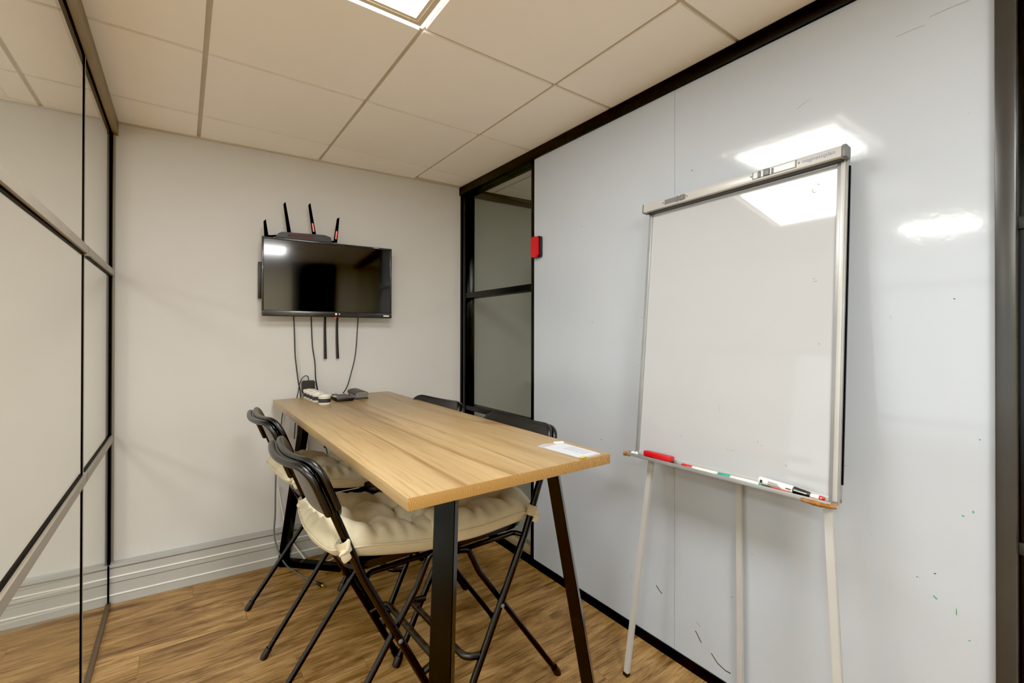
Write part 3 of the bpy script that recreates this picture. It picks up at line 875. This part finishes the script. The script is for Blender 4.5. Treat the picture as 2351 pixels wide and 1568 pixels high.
# router lying on the top edge of the television
rc = bw(.575, TVZ1, .062)
ro = tag(empty('wifi_router', rc, ABK), 'black router with four antennas resting on top of the television', 'router')
def rl(x, z, off):   # world wall coordinates -> router frame
    return Matrix.Rotation(-ABK, 3, 'Z') @ (bw(x, z, off)-rc)
bm = bmesh.new()
prof = [(-.152, 0), (-.140, .022), (-.12, .034), (.105, .042), (.142, .032), (.146, 0)]
prism(bm, [Vector((a, -.045, b)) for a, b in prof], (0, .10, 0))
bmesh.ops.bevel(bm, geom=bm.edges[:], offset=.003, segments=2, affect='EDGES')
rb = obj('router_body', bm, plain('router_dark_shell', (18, 17, 17), .45, var=.1), ro, smooth=40)
bm = bmesh.new(); prism(bm, [Vector((a, -.0465, b)) for a, b in ((-.095, .008), (.045, .006), (.058, .034), (-.085, .028))], (0, .003, 0)); obj('front_grille', bm, plain('dark_red_grille', (62, 26, 22), .6, var=.5, scale=400), rb)
bm = bmesh.new()
for a in (-.12, -.112, -.104): tube(bm, [(a, -.02, .024), (a+.003, -.02, .036)], .004, 8)
obj('cable_plug', bm, M['blackplastic'], rb)
ants = [((.380, 1.846, .10), (.371, 1.935, .10), 0), ((.497, 1.870, .085), (.470, 2.049, .085), 0), ((.627, 1.885, .085), (.600, 2.063, .085), 1), ((.741, 1.852, .10), (.757, 2.0, .10), 1)]
for a, b, red in ants:
    bm = bmesh.new(); pa, pb = rl(*a), rl(*b)
    t = (pb-pa).normalized()
    wv = Vector((1, 0, 0)); wv = (wv-t*wv.dot(t)).normalized(); dv = t.cross(wv)
    w0, w1, d = .0105, .0065, .004
    A = [bm.verts.new(pa+wv*i*w0+dv*j*d) for i, j in ((1, 1), (-1, 1), (-1, -1), (1, -1))]
    tip = (.006, -.006)
    B = [bm.verts.new(pb+wv*i*w1+dv*j*d+t*(.006*i)) for i, j in ((1, 1), (-1, 1), (-1, -1), (1, -1))]
    bm.faces.new(A[::-1]); bm.faces.new(B)
    for k in range(4): bm.faces.new((A[k], A[(k+1) % 4], B[(k+1) % 4], B[k]))
    base = rl(max(.445, min(.705, a[0])), TVZ1+.016, a[2]-.02)
    tube(bm, [pa+t*.004, (pa*.6+base*.4), base], .0055, 8)
    an = obj('antenna', bm, M['gasket'], ro)
    if red:
        bm = bmesh.new(); c0 = pa+t*.020; c1 = pa+t*.068
        bar(bm, c0-dv*.0, c1, wv, .008, .0092)
        obj('red_light_stripe', bm, [plain('pink_red_stripe', (224, 120, 120), .3, emit=(255, 70, 70), estr=.25)], an)

def cable(name, pts, r, mat, label, cat='cable', group=None, n=8):
    bm = bmesh.new(); tube(bm, spline(pts, n), r, 10, roundcap=True)
    return tag(obj(name, bm, mat, smooth=60), label, cat, group)
B_ = bw
cable('power_cable', [B_(.525, 1.43, .03), B_(.531, 1.36, .012), B_(.534, 1.28, .010), B_(.537, 1.19, .010), B_(.546, 1.10, .010), B_(.556, 1.02, .011), B_(.566, .96, .012), B_(.568, .88, .013), B_(.555, .78, .012), B_(.548, .62, .012)], .0032, M['blackcable'], 'black cable hanging leftmost from under the television', group='cables hanging below the television')
cable('power_cable', [B_(.527, 1.43, .022), B_(.537, 1.33, .006), B_(.544, 1.25, .006), B_(.556, 1.12, .006), B_(.568, 1.0, .006), B_(.572, .93, .006), B_(.60, .75, .006), B_(.606, .60, .006)], .0028, M['whitecable'], 'pale thin cable twisted beside the leftmost black cable', group='cables hanging below the television')
cable('power_cable', [B_(.620, 1.43, .03), B_(.626, 1.34, .011), B_(.632, 1.23, .010), B_(.645, 1.14, .010), B_(.649, 1.05, .010), B_(.657, .99, .012), B_(.664, .94, .014), B_(.68, .80, .014), B_(.70, .62, .014)], .0034, M['blackcable'], 'black cable hanging just left of the two pull straps', group='cables hanging below the television')
cable('power_cable', [B_(.893, 1.43, .03), B_(.892, 1.34, .012), B_(.886, 1.24, .012), B_(.875, 1.15, .013), B_(.853, 1.06, .014), B_(.826, .995, .05), B_(.800, .962, .085), (.772, 2.812, .948)], .0032, M['blackcable'], 'black cable curving from the television down to the table', group='cables hanging below the television')

# power adapter hanging against the wall behind the pots
ad = tag(empty('power_adapter', bw(.6065, .995, .028), ABK), 'square black power adapter hanging against the wall above the table end', 'power adapter')
bm = bmesh.new(); pl = rrect(.070, .074, .010)
prism(bm, [Vector((a, -.014, b)) for a, b in pl], (0, .028, 0))
bmesh.ops.bevel(bm, geom=[ed for ed in bm.edges if abs(ed.verts[0].co.y-ed.verts[1].co.y) < 1e-6], offset=.003, segments=2, affect='EDGES')
obj('adapter_body', bm, plain('adapter_black', (24, 22, 20), .6, var=.08, bump=.1), ad, smooth=40)
bm = bmesh.new(); tube(bm, spline([(.002, 0, .036), (-.001, 0, .058), (-.014, 0, .066), (-.032, 0, .054), (-.046, 0, .022), (-.055, -.0, -.03), (-.062, .004, -.07), (-.066, .006, -.16), (-.074, .008, -.30)], 8), .0026, 8)
obj('cord', bm, M['blackcable'], ad, smooth=60)

# cords under the table
cable('antenna_cable', [(.436, 2.895, .62), (.428, 2.868, .45), (.424, 2.85, .30), (.418, 2.84, .20), (.43, 2.80, .12), (.46, 2.76, .05), (.495, 2.74, .012), (.522, 2.673, .006), (.549, 2.594, .006), (.567, 2.555, .006), (.578, 2.525, .007)], .0042, M['greycable'], 'grey cable trailing over the floor from behind the black table foot')
plug = bpy.data.objects['antenna_cable']
bm = bmesh.new(); tube(bm, [(.575, 2.533, .010), (.584, 2.505, .010), (.588, 2.493, .010)], [.006, .0095, .0095], 12)
tube(bm, [(.588, 2.493, .010), (.594, 2.475, .0105)], .0065, 12, mi=1)
obj('plug', bm, [M['blackplastic'], M['gold']], plug, smooth=40)
cable('mains_cable', [B_(.455, .42, .012), B_(.47, .30, .03), B_(.50, .16, .075), (.55, 2.82, .06), (.59, 2.77, .010), (.66, 2.745, .006), (.72, 2.76, .006), (.80, 2.80, .006)], .0042, M['whitecable'], 'white mains cable dropping over the trunking behind the table foot')
cable('loose_cable', [(.475, 2.905, .89), (.462, 2.90, .80), (.458, 2.905, .70), (.462, 2.90, .62), (.452, 2.895, .55)], .0026, M['blackcable'], 'thin black cable hanging left of the far table leg', n=6)
cable('loose_cable', [(.61, 2.90, .90), (.59, 2.893, .83), (.565, 2.89, .73), (.555, 2.887, .66), (.59, 2.885, .64)], .0042, M['blackcable'], 'thick black cable slanting down right of the far table leg', n=6)
cable('loose_cable', [(.63, 2.905, .89), (.65, 2.90, .80), (.68, 2.897, .70), (.71, 2.895, .60), (.735, 2.89, .48), (.75, 2.885, .36)], .0028, M['blackcable'], 'thin dark cable hanging behind the cushion of the far left stool', n=6)

# ------------------------------------------------------------------ things on the table
def pot(x, y, label, r=.0315):
    e = tag(empty('small_pot', (x, y, ZTAB)), label, 'pot', 'white lidded pots in a row on the table end')
    bm = bmesh.new(); lathe(bm, [(0, 0), (r*.90, 0), (r*.95, .004), (r*.95, .036), (0, .036)], 36); obj('pot_body', bm, M['cream'], e, smooth=50)
    bm = bmesh.new(); lathe(bm, [(r*.955, .010), (r*.975, .0105), (r*.975, .0305), (r*.955, .031)], 36); obj('dark_band', bm, M['band'], e, smooth=30)
    bm = bmesh.new(); lathe(bm, [(0, .0360), (r*.98, .0360), (r*1.02, .038), (r*1.02, .046), (r*.97, .049), (r*.80, .0495), (r*.78, .0475), (r*.45, .0475), (r*.40, .052), (0, .053)], 36); obj('lid', bm, M['cream'], e, smooth=40)
pot(.615, 2.560, 'white lidded pot with dark band, frontmost of the row on the table')
pot(.609, 2.672, 'white lidded pot with dark band, second from the front of its row')
pot(.606, 2.7355, 'white lidded pot with dark band, middle of the row of five')
pot(.604, 2.799, 'white lidded pot with dark band, fourth from the front, below the adapter')
pot(.602, 2.8605, 'white lidded pot with dark band, rearmost of its row by the wall')

e = tag(empty('flat_box', (.735, 2.672, ZTAB), .0), 'flat black box with red and grey printed lid beside the white pots', 'box')
bm = bmesh.new(); box(bm, -.046, .046, -.074, .074, 0, .018, bev=.0015); obj('box_body', bm, M['blackplastic'], e, smooth=40)
bm = bmesh.new()
box(bm, -.042, -.018, -.060, .010, .018, .0186, mi=1); box(bm, -.040, -.022, .014, .050, .018, .0186, mi=2); box(bm, .022, .043, -.070, -.040, .018, .0186, mi=0)
box(bm, -.042, -.020, .052, .070, .018, .0186, mi=0); box(bm, -.010, .018, .010, .066, .018, .0186, mi=1); box(bm, -.012, -.006, -.068, .0, .018, .0186, mi=1); box(bm, .004, .008, -.068, .0, .018, .0186, mi=1); box(bm, .024, .042, -.02, .06, .018, .0186, mi=1)
obj('printed_lid', bm, [plain('red_print', (190, 60, 54), .5), plain('grey_print', (70, 68, 66), .5), M['white']], e)
e = tag(empty('cable_dongle', (.758, 2.800, ZTAB), -.05), 'small grey box with white label at the cable end behind the black box', 'adapter')
bm = bmesh.new(); box(bm, -.040, .030, -.024, .024, 0, .018, bev=.003); obj('dongle_body', bm, plain('dark_grey_dongle', (72, 70, 66), .5), e, smooth=40)
bm = bmesh.new(); box(bm, -.012, .022, -.016, .012, .018, .0185); obj('label_sticker', bm, M['white'], e)

# rounded flip case, its grey end towards the room
e = tag(empty('glasses_case', (.838, 2.715, ZTAB), -.03), 'dark rounded case with grey end at the far end of the table', 'case')
L2 = .085
def dome(w, h0, h1, n=14): return [(w*math.cos(PI*k/n), h0+(h1-h0)*math.sin(PI*k/n)**.7) for k in range(n+1)]
bm = bmesh.new(); prism(bm, [Vector((a, -L2, b)) for a, b in dome(.037, .026, .046)] + [Vector((a, -L2, b)) for a, b in ((-.038, .0235), (.038, .0235))], (0, 2*L2, 0))
obj('case_lid', bm, M['lidgrey'], e, smooth=40)
bm = bmesh.new(); box(bm, -.033, .033, -L2+.004, L2-.004, .007, .025, bev=.002)
prism(bm, [Vector((a, -L2-.0012, b)) for a, b in dome(.0345, .0275, .0425)] + [Vector((a, -L2-.0012, b)) for a, b in ((-.032, .010), (.032, .010))], (0, .004, 0))
obj('case_body', bm, M['casegrey'], e, smooth=40)
bm = bmesh.new(); box(bm, -.038, .038, -L2, L2, .0, .008, bev=.002); obj('case_base', bm, M['lidgrey'], e, smooth=40)
bm = bmesh.new(); box(bm, -.0345, -.0325, -L2+.012, L2-.05, .008, .0235); obj('silver_strip', bm, M['silver'], e)

# sheet in a clear sleeve
e = tag(empty('paper_sheet', (1.016, 1.088, ZTAB), .0), 'white printed sheet in a clear sleeve near the front corner of the table', 'paper')
bm = bmesh.new()
ps = [(-.058, .098), (-.020, .112), (.046, .090), (.050, -.085), (.040, -.094), (-.043, -.097), (-.054, .06)]
prism(bm, [Vector((a, b, .0004)) for a, b in ps], (0, 0, .0006)); obj('clear_sleeve', bm, M['sleeve'], e)
bm = bmesh.new()
prism(bm, [Vector((a, b, .0012)) for a, b in ((-.050, .070), (.043, .086), (.045, -.086), (-.042, -.090))], (0, 0, .0006))
for k in range(9):
    yy = .02-.010*k; x0 = -.02 if k < 6 else .0
    box(bm, -.012+.003*(k % 3), .034, yy-.0012, yy+.0012, .0018, .0020, mi=1)
box(bm, -.040, -.018, .052, .070, .0018, .0020, mi=2)
obj('printed_page', bm, [M['paper'], M['ink'], M['pinkink']], e)
bm = bmesh.new(); box(bm, -.046, -.022, -.100, -.088, .0015, .0045, bev=.001); obj('yellow_tab', bm, M['yellow'], e, smooth=40)
e2 = bm = bmesh.new(); box(bm, -.018, .018, -.006, .006, 0, .006, bev=.002)
tag(obj('white_clip', bm, M['white'], smooth=40, loc=(1.042, 1.172, ZTAB+.0018), rot=(0, 0, -.35)), 'small white clip lying on the back edge of the printed sheet', 'clip')

# ------------------------------------------------------------------ whiteboard easel
zB, hB, wB, tau, rho = .844, .975, .695, .11, .016
cB = Vector((1.455, .834, zB)); psi = -.013
uE = Vector((math.sin(psi), -math.cos(psi), 0)); nE0 = Vector((-math.cos(psi), -math.sin(psi), 0))
vE = Vector((0, 0, 1))*math.cos(tau)-nE0*math.sin(tau); nE = uE.cross(vE)
if nE.x > 0: nE = -nE
uE, vE = uE*math.cos(rho)+vE*math.sin(rho), vE*math.cos(rho)-uE*math.sin(rho)
ea = empty('flipchart_easel', (cB.x, cB.y, 0))
tag(ea, 'white flipchart easel leaning at the glossy wall with pen tray and clamp bar', 'easel')
# board frame: x = along board (to the right in view), y = up the board, z = out of the face
ME = Matrix.Translation(cB-Vector((cB.x, cB.y, 0))) @ Matrix(((uE.x, vE.x, nE.x, 0), (uE.y, vE.y, nE.y, 0), (uE.z, vE.z, nE.z, 0), (0, 0, 0, 1)))
MEW = Matrix.Translation((cB.x, cB.y, 0)) @ ME
def epart(name, boxes, mat, par=None, bev=0, smooth=40):
    bm = bmesh.new()
    for b in boxes: box(bm, *b, bev=bev, M=ME)
    return obj(name, bm, mat, par or ea, smooth=smooth)
h2 = wB/2
bm = bmesh.new(); box(bm, -h2+.014, h2-.014, .012, hB-.01, -.010, .0, M=ME)
def bstroke(pts, w):
    for (xa, ya), (xc, yc) in zip(pts[:-1], pts[1:]):
        d = Vector((xc-xa, yc-ya, 0)); n = Vector((-d.y, d.x, 0)).normalized()*w/2
        A, B = Vector((xa, ya, .0003)), Vector((xc, yc, .0003))
        f = bm.faces.new([bm.verts.new(ME @ p) for p in (A+n, A-n, B-n, B+n)]); f.material_index = 1
for pts, w_ in (([(.257, .910), (.256, .902), (.260, .897), (.265, .898)], .0022), ([(.270, .922), (.274, .917)], .003), ([(.262, .63), (.272, .632)], .0025), ([(.266, .622), (.276, .624)], .003),
                ([(-.015, .235), (-.010, .215), (-.008, .20)], .0016), ([(.02, .085), (.035, .084), (.05, .086)], .0014), ([(-.155, .10), (-.148, .099)], .003), ([(.12, .13), (.124, .124)], .003),
                ([(.205, .075), (.21, .069)], .003), ([(.285, .44), (.286, .434)], .004), ([(-.20, .115), (-.19, .116)], .0015), ([(-.30, .145), (-.298, .143)], .003), ([(.13, .12), (.136, .115)], .002)):
    bstroke(pts, w_)
bd = obj('board', bm, [M['board'], M['greyink']], ea)
for sgn in (-1, 1):
    x0, x1 = (-h2, -h2+.016) if sgn < 0 else (h2-.026, h2)
    sr_ = epart('side_rail', [(x0, x1, 0, hB+.004, -.014, .006)], M['alu'], bev=.002)
    if sgn > 0:
        epart('rail_rib', [(h2-.016, h2-.004, .004, hB, .006, .009)], M['alu2'], sr_, bev=.001)
        epart('rail_seal', [(h2, h2+.003, .05, hB-.02, -.012, -.004)], M['gasket'], sr_, smooth=None)
epart('bottom_rail', [(-h2, h2, 0, .014, -.014, .004)], M['alu2'], bev=.002)
# clamp bar with two clips and lettering
hb = epart('clamp_bar', [(-h2-.006, h2-.004, hB-.006, hB+.028, .012, .040)], M['alu2'], bev=.004)
epart('bar_back', [(-h2, h2, hB-.0, hB+.022, -.014, .012)], M['alu'], hb, bev=.002)
epart('end_cap', [(h2-.004, h2+.008, hB-.008, hB+.029, .006, .041)], M['alud'], hb, bev=.003)
epart('end_cap', [(-h2-.010, -h2-.006, hB-.007, hB+.0285, .010, .0405)], M['alud'], hb, bev=.001)
epart('bar_shade_strip', [(-h2+.004, h2-.008, hB-.010, hB-.006, .004, .026)], M['lidgrey'], hb, smooth=None)  # dark strip standing in for the shade under the clamp bar
epart('clip_slot', [(-.250, -.158, hB+.002, hB+.021, .0395, .0408)], M['alud'], hb, smooth=None)
epart('clip_slide', [(-.178, -.166, hB+.001, hB+.022, .040, .045), (-.196, -.190, hB+.000, hB+.022, .040, .044)], M['alud'], hb, bev=.001)
epart('clip_slot', [(.094, .222, hB+.002, hB+.021, .0395, .0408)], M['alu'], hb, smooth=None)
epart('clip_frame', [(.092, .094, hB+.000, hB+.023, .040, .0425), (.222, .225, hB+.000, hB+.023, .040, .0425), (.092, .225, hB+.000, hB+.002, .040, .042)], M['alud'], hb, smooth=None)
epart('clip_slide', [(.110, .118, hB+.001, hB+.022, .040, .045), (.128, .146, hB+.001, hB+.022, .040, .046), (.152, .158, hB+.003, hB+.020, .040, .043)], M['alud'], hb, bev=.001)
for x in (-.257, -.152, .087, .232):
    bm = bmesh.new(); lathe(bm, [(0, 0), (.0032, 0), (.0025, .0015), (0, .0018)], 10, ME @ Matrix.Translation((x, hB+.011, .040)))
    obj('screw', bm, M['alud'], hb, smooth=40)
cu = bpy.data.curves.new('lettering', 'FONT'); cu.body = 'magnetoplan'; cu.size = .0165; cu.extrude = .0002; cu.align_x = 'CENTER'; cu.align_y = 'CENTER'; cu.space_character = 1.04; cu.shear = .12
to = bpy.data.objects.new('lettering_tmp', cu); link(to)
bpy.context.view_layer.update()
me = bpy.data.meshes.new_from_object(to.evaluated_get(bpy.context.evaluated_depsgraph_get()))
bpy.data.objects.remove(to); me.transform(ME @ Matrix.Translation((.284, hB+.012, .0403))); me.materials.clear(); me.materials.append(M['blueink'])
lo = bpy.data.objects.new('lettering', me); link(lo); lo.parent = hb
# pen tray
tr = epart('pen_tray', [(-h2-.004, h2-.006, -.006, -.002, .0, .046), (-h2-.004, h2-.006, -.006, .006, .044, .047), (-h2-.004, h2-.006, -.006, .010, -.002, .003)], M['alu'], bev=.0008)
def crumple(bm, cs, r0, seed):
    rnd = random.Random(seed)
    for c in cs:
        r = bmesh.ops.create_icosphere(bm, subdivisions=2, radius=r0, matrix=ME @ Matrix.Translation(c))
        ctr = (ME @ Matrix.Translation(c)).to_translation()
        for v in r['verts']: v.co = ctr+(v.co-ctr)*rnd.uniform(.6, 1.25)*1.0
bm = bmesh.new(); crumple(bm, [(-h2-.022, -.004, .036), (-h2-.012, -.002, .030)], .010, 3); obj('brown_tape_end', bm, M['brown'], tr, smooth=30)
bm = bmesh.new(); crumple(bm, [(-h2+.008, .002, .028), (-h2+.022, .003, .026)], .008, 5); obj('white_tape_end', bm, M['white'], tr, smooth=30)
bm = bmesh.new(); rnd = random.Random(4); g0 = None
for k in range(15):       # crumpled strip of brown tape stuck along the tray edge
    x = h2-.078+.0062*k; w_ = .009*(1-abs(k-6)/11)+.003
    row = [bm.verts.new(ME @ Vector((x+rnd.uniform(-.002, .002), (.004, .001, -.006, -.012)[q]*(.5+w_/.018)+rnd.uniform(-.0012, .0012), (.030, .0495, .0500, .044)[q]+rnd.uniform(-.001, .0015)))) for q in range(4)]
    if g0:
        for q in range(3): bm.faces.new((g0[q], g0[q+1], row[q+1], row[q]))
    g0 = row
crumple(bm, [(h2-.012, -.004, .042)], .008, 8)
obj('brown_tape_end', bm, M['brown'], tr, smooth=30)
# legs
def leg(name, a, b, w, d, face):
    bm = bmesh.new(); o3 = Vector((cB.x, cB.y, 0)); bar(bm, Vector(a)-o3, Vector(b)-o3, face, w, d)
    bmesh.ops.bevel(bm, geom=bm.edges[:], offset=.0015, segments=2, affect='EDGES')
    l = obj(name, bm, M['alu2'], ea, smooth=40)
    bm = bmesh.new(); t = (Vector(b)-Vector(a)).normalized(); bar(bm, Vector(b)-o3, Vector(b)-o3+t*.012, face, w*1.06, d*1.06)
    obj('rubber_foot', bm, M['blackplastic'], l); return l
def ep(x, y, z): return MEW @ Vector((x, y, z))
leg('leg', ep(-.235, .75, -.022), (1.388, 1.168, .012), .020, .016, (0, 1, 0))
leg('leg', ep(.255, .75, -.022), (1.388, .452, .012), .022, .016, (0, 1, 0))
leg('leg', ep(.005, .93, -.026), (1.586, .830, .012), .020, .014, (0, 1, 0))
epart('leg_bridge', [(-.27, .29, .72, .755, -.020, -.012)], M['alu'], bev=.001)

# pens and eraser on the tray: own things, resting in it
def on_tray(name, label, cat, x, y, z, rz=0.0, group=None):
    o = empty(name); o.matrix_world = MEW @ Matrix.Translation((x, y, z)) @ Matrix.Rotation(rz, 4, 'Z')
    return tag(o, label, cat, group)
def marker(label, x, length, col, y=.004, z=.034, tilt=0.0, capfirst=True, r=.0078, name='marker_pen', printed=False):
    e = on_tray(name, label, 'marker', x, y, z, tilt, 'marker pens on the tray')
    cl_ = length*.31
    def cyl(nm, x0, x1, r0, r1, mat, par=e):
        bm = bmesh.new(); tube(bm, [(x0, 0, 0), (x0+.002, 0, 0), (x1-.002, 0, 0), (x1, 0, 0)], [r0*.8, r0, r1, r1*.8], 16); return obj(nm, bm, mat, par, smooth=40)
    if capfirst: cyl('cap', 0, cl_, r*1.02, r*1.02, col); b0 = cyl('barrel', cl_, length, r, r, M['white'])
    else:
        b0 = cyl('barrel', 0, length-cl_, r*1.05, r*1.05, M['white']); cp = cyl('cap', length-cl_, length, r*1.02, r*.72, col)
        bm = bmesh.new(); tube(bm, [(length-cl_+.004, r*.2, r*1.0), (length-.006, r*.1, r*.78)], .0012, 6); obj('cap_glint', bm, M['white'], cp)
        if not printed: return e
        bm = bmesh.new()
        for k in range(5): box(bm, .030, .068-.003*k, -.0045+.0022*k, -.0036+.0022*k, r*1.0, r*1.058)
        box(bm, .080, .094, -.001, .002, r*1.0, r*1.058)
        box(bm, .007, .014, -.005, .004, r*1.0, r*1.058)
        obj('printed_text', bm, M['blackink'], b0)
    return e
e = on_tray('board_eraser', 'red board eraser with black felt at the left end of the tray', 'eraser', -.219, .012, .030, -.012)
bm = bmesh.new(); box(bm, -.058, .058, -.0145, -.006, -.014, .014, bev=.002); obj('felt_pad', bm, M['blackplastic'], e, smooth=40)
bm = bmesh.new(); box(bm, -.060, .058, -.006, .014, -.015, .015, bev=.004); obj('eraser_body', bm, M['red'], e, smooth=40)
marker('white marker pen with red cap beside the red eraser on the tray', -.118, .132, M['red'], tilt=0)
marker('white marker pen with green cap in the middle of the tray', .018, .130, M['green'])
marker('white marker pen with black tapered cap lying on other pens at the tray right', .146, .140, M['blackplastic'], y=.018, z=.030, tilt=-.055, capfirst=False, r=.0105, printed=True)
marker('thin white pen with red tip under the brown tape at the tray right end', .276, .045, M['red'], y=.008, z=.026, capfirst=False, r=.0062)
e = on_tray('pen_cap', 'dark green and black cap peeking out under the black capped marker', 'cap', .150, .002, .040)
bm = bmesh.new(); tube(bm, [(0, 0, 0), (.010, 0, 0)], .0062, 12, mi=0); tube(bm, [(.010, 0, 0), (.034, 0, 0)], .006, 12, mi=1); tube(bm, [(.034, 0, 0), (.085, 0, 0)], .0055, 12, mi=2)
obj('cap_piece', bm, [M['green'], M['blackplastic'], M['red']], e, smooth=40)

# red eraser stuck to the wall edge
e = tag(empty('wall_eraser', (XR-.0205, 1.981, 1.793)), 'red magnetic eraser stuck on the black window post', 'eraser')
bm = bmesh.new(); prism(bm, [Vector((.001, a, b)) for a, b in rrect(.068, .118, .012)], (.017, 0, 0)); obj('felt_back', bm, M['blackplastic'], e)
bm = bmesh.new(); prism(bm, [Vector((-.012, a+.003, b)) for a, b in rrect(.058, .114, .012)], (.013, 0, 0))
bmesh.ops.bevel(bm, geom=[ed for ed in bm.edges if abs(ed.verts[0].co.x-ed.verts[1].co.x) < 1e-6], offset=.004, segments=3, affect='EDGES')
obj('eraser_shell', bm, M['red'], e, smooth=40)

# ------------------------------------------------------------------ light
def area(name, loc, sx, sy, energy, col, rot=(0, 0, 0)):
    l = bpy.data.lights.new(name, 'AREA'); l.shape = 'RECTANGLE'; l.size = sx; l.size_y = sy; l.energy = energy; l.color = col
    o = bpy.data.objects.new(name, l); link(o); o.location = loc; o.rotation_euler = rot; return o
area('panel_lamp', (LX0+T/2, LY0+T/2, HC-.02), .5, .5, 8.5, (.94, .98, 1))
area('side_fill', (XA-3.5*T, LY0-2.5*T, HC-.02), .5, .5, 48, (.94, .98, 1))  # added fill light, reaches the cushions below the table edge
area('rear_fill', (LX0+T/2, LY0-2.5*T, HC-.02), .5, .5, 32, (.94, .98, 1))  # added fill light for the whole room from behind the camera
area('office_lamp', (G2[0]+T/2, G2[1]+T/2, HC-.02), .5, .5, 24, (.94, .98, 1))
area('neighbour_lamp', (XA+4.5*T, LY0-T/2, HC-.02), .5, .5, 10, (1, .97, .88))
w = bpy.data.worlds.new('world'); scene.world = w; w.use_nodes = True
bg = w.node_tree.nodes['Background']; bg.inputs[0].default_value = (.88, .95, 1.0, 1); bg.inputs[1].default_value = 1.7

scene.view_settings.view_transform = 'Standard'
scene.view_settings.look = 'None'
scene.view_settings.exposure = .06
scene.view_settings.gamma = 1.17
scene.view_settings.use_curve_mapping = True
cm = scene.view_settings.curve_mapping
cm.black_level = (.0075, .007, .006); cm.update()
scene.cycles.use_denoising = True
scene.cycles.max_bounces = 10
scene.cycles.diffuse_bounces = 5
scene.cycles.glossy_bounces = 5
scene.cycles.transparent_max_bounces = 16
scene.cycles.sample_clamp_indirect = 6
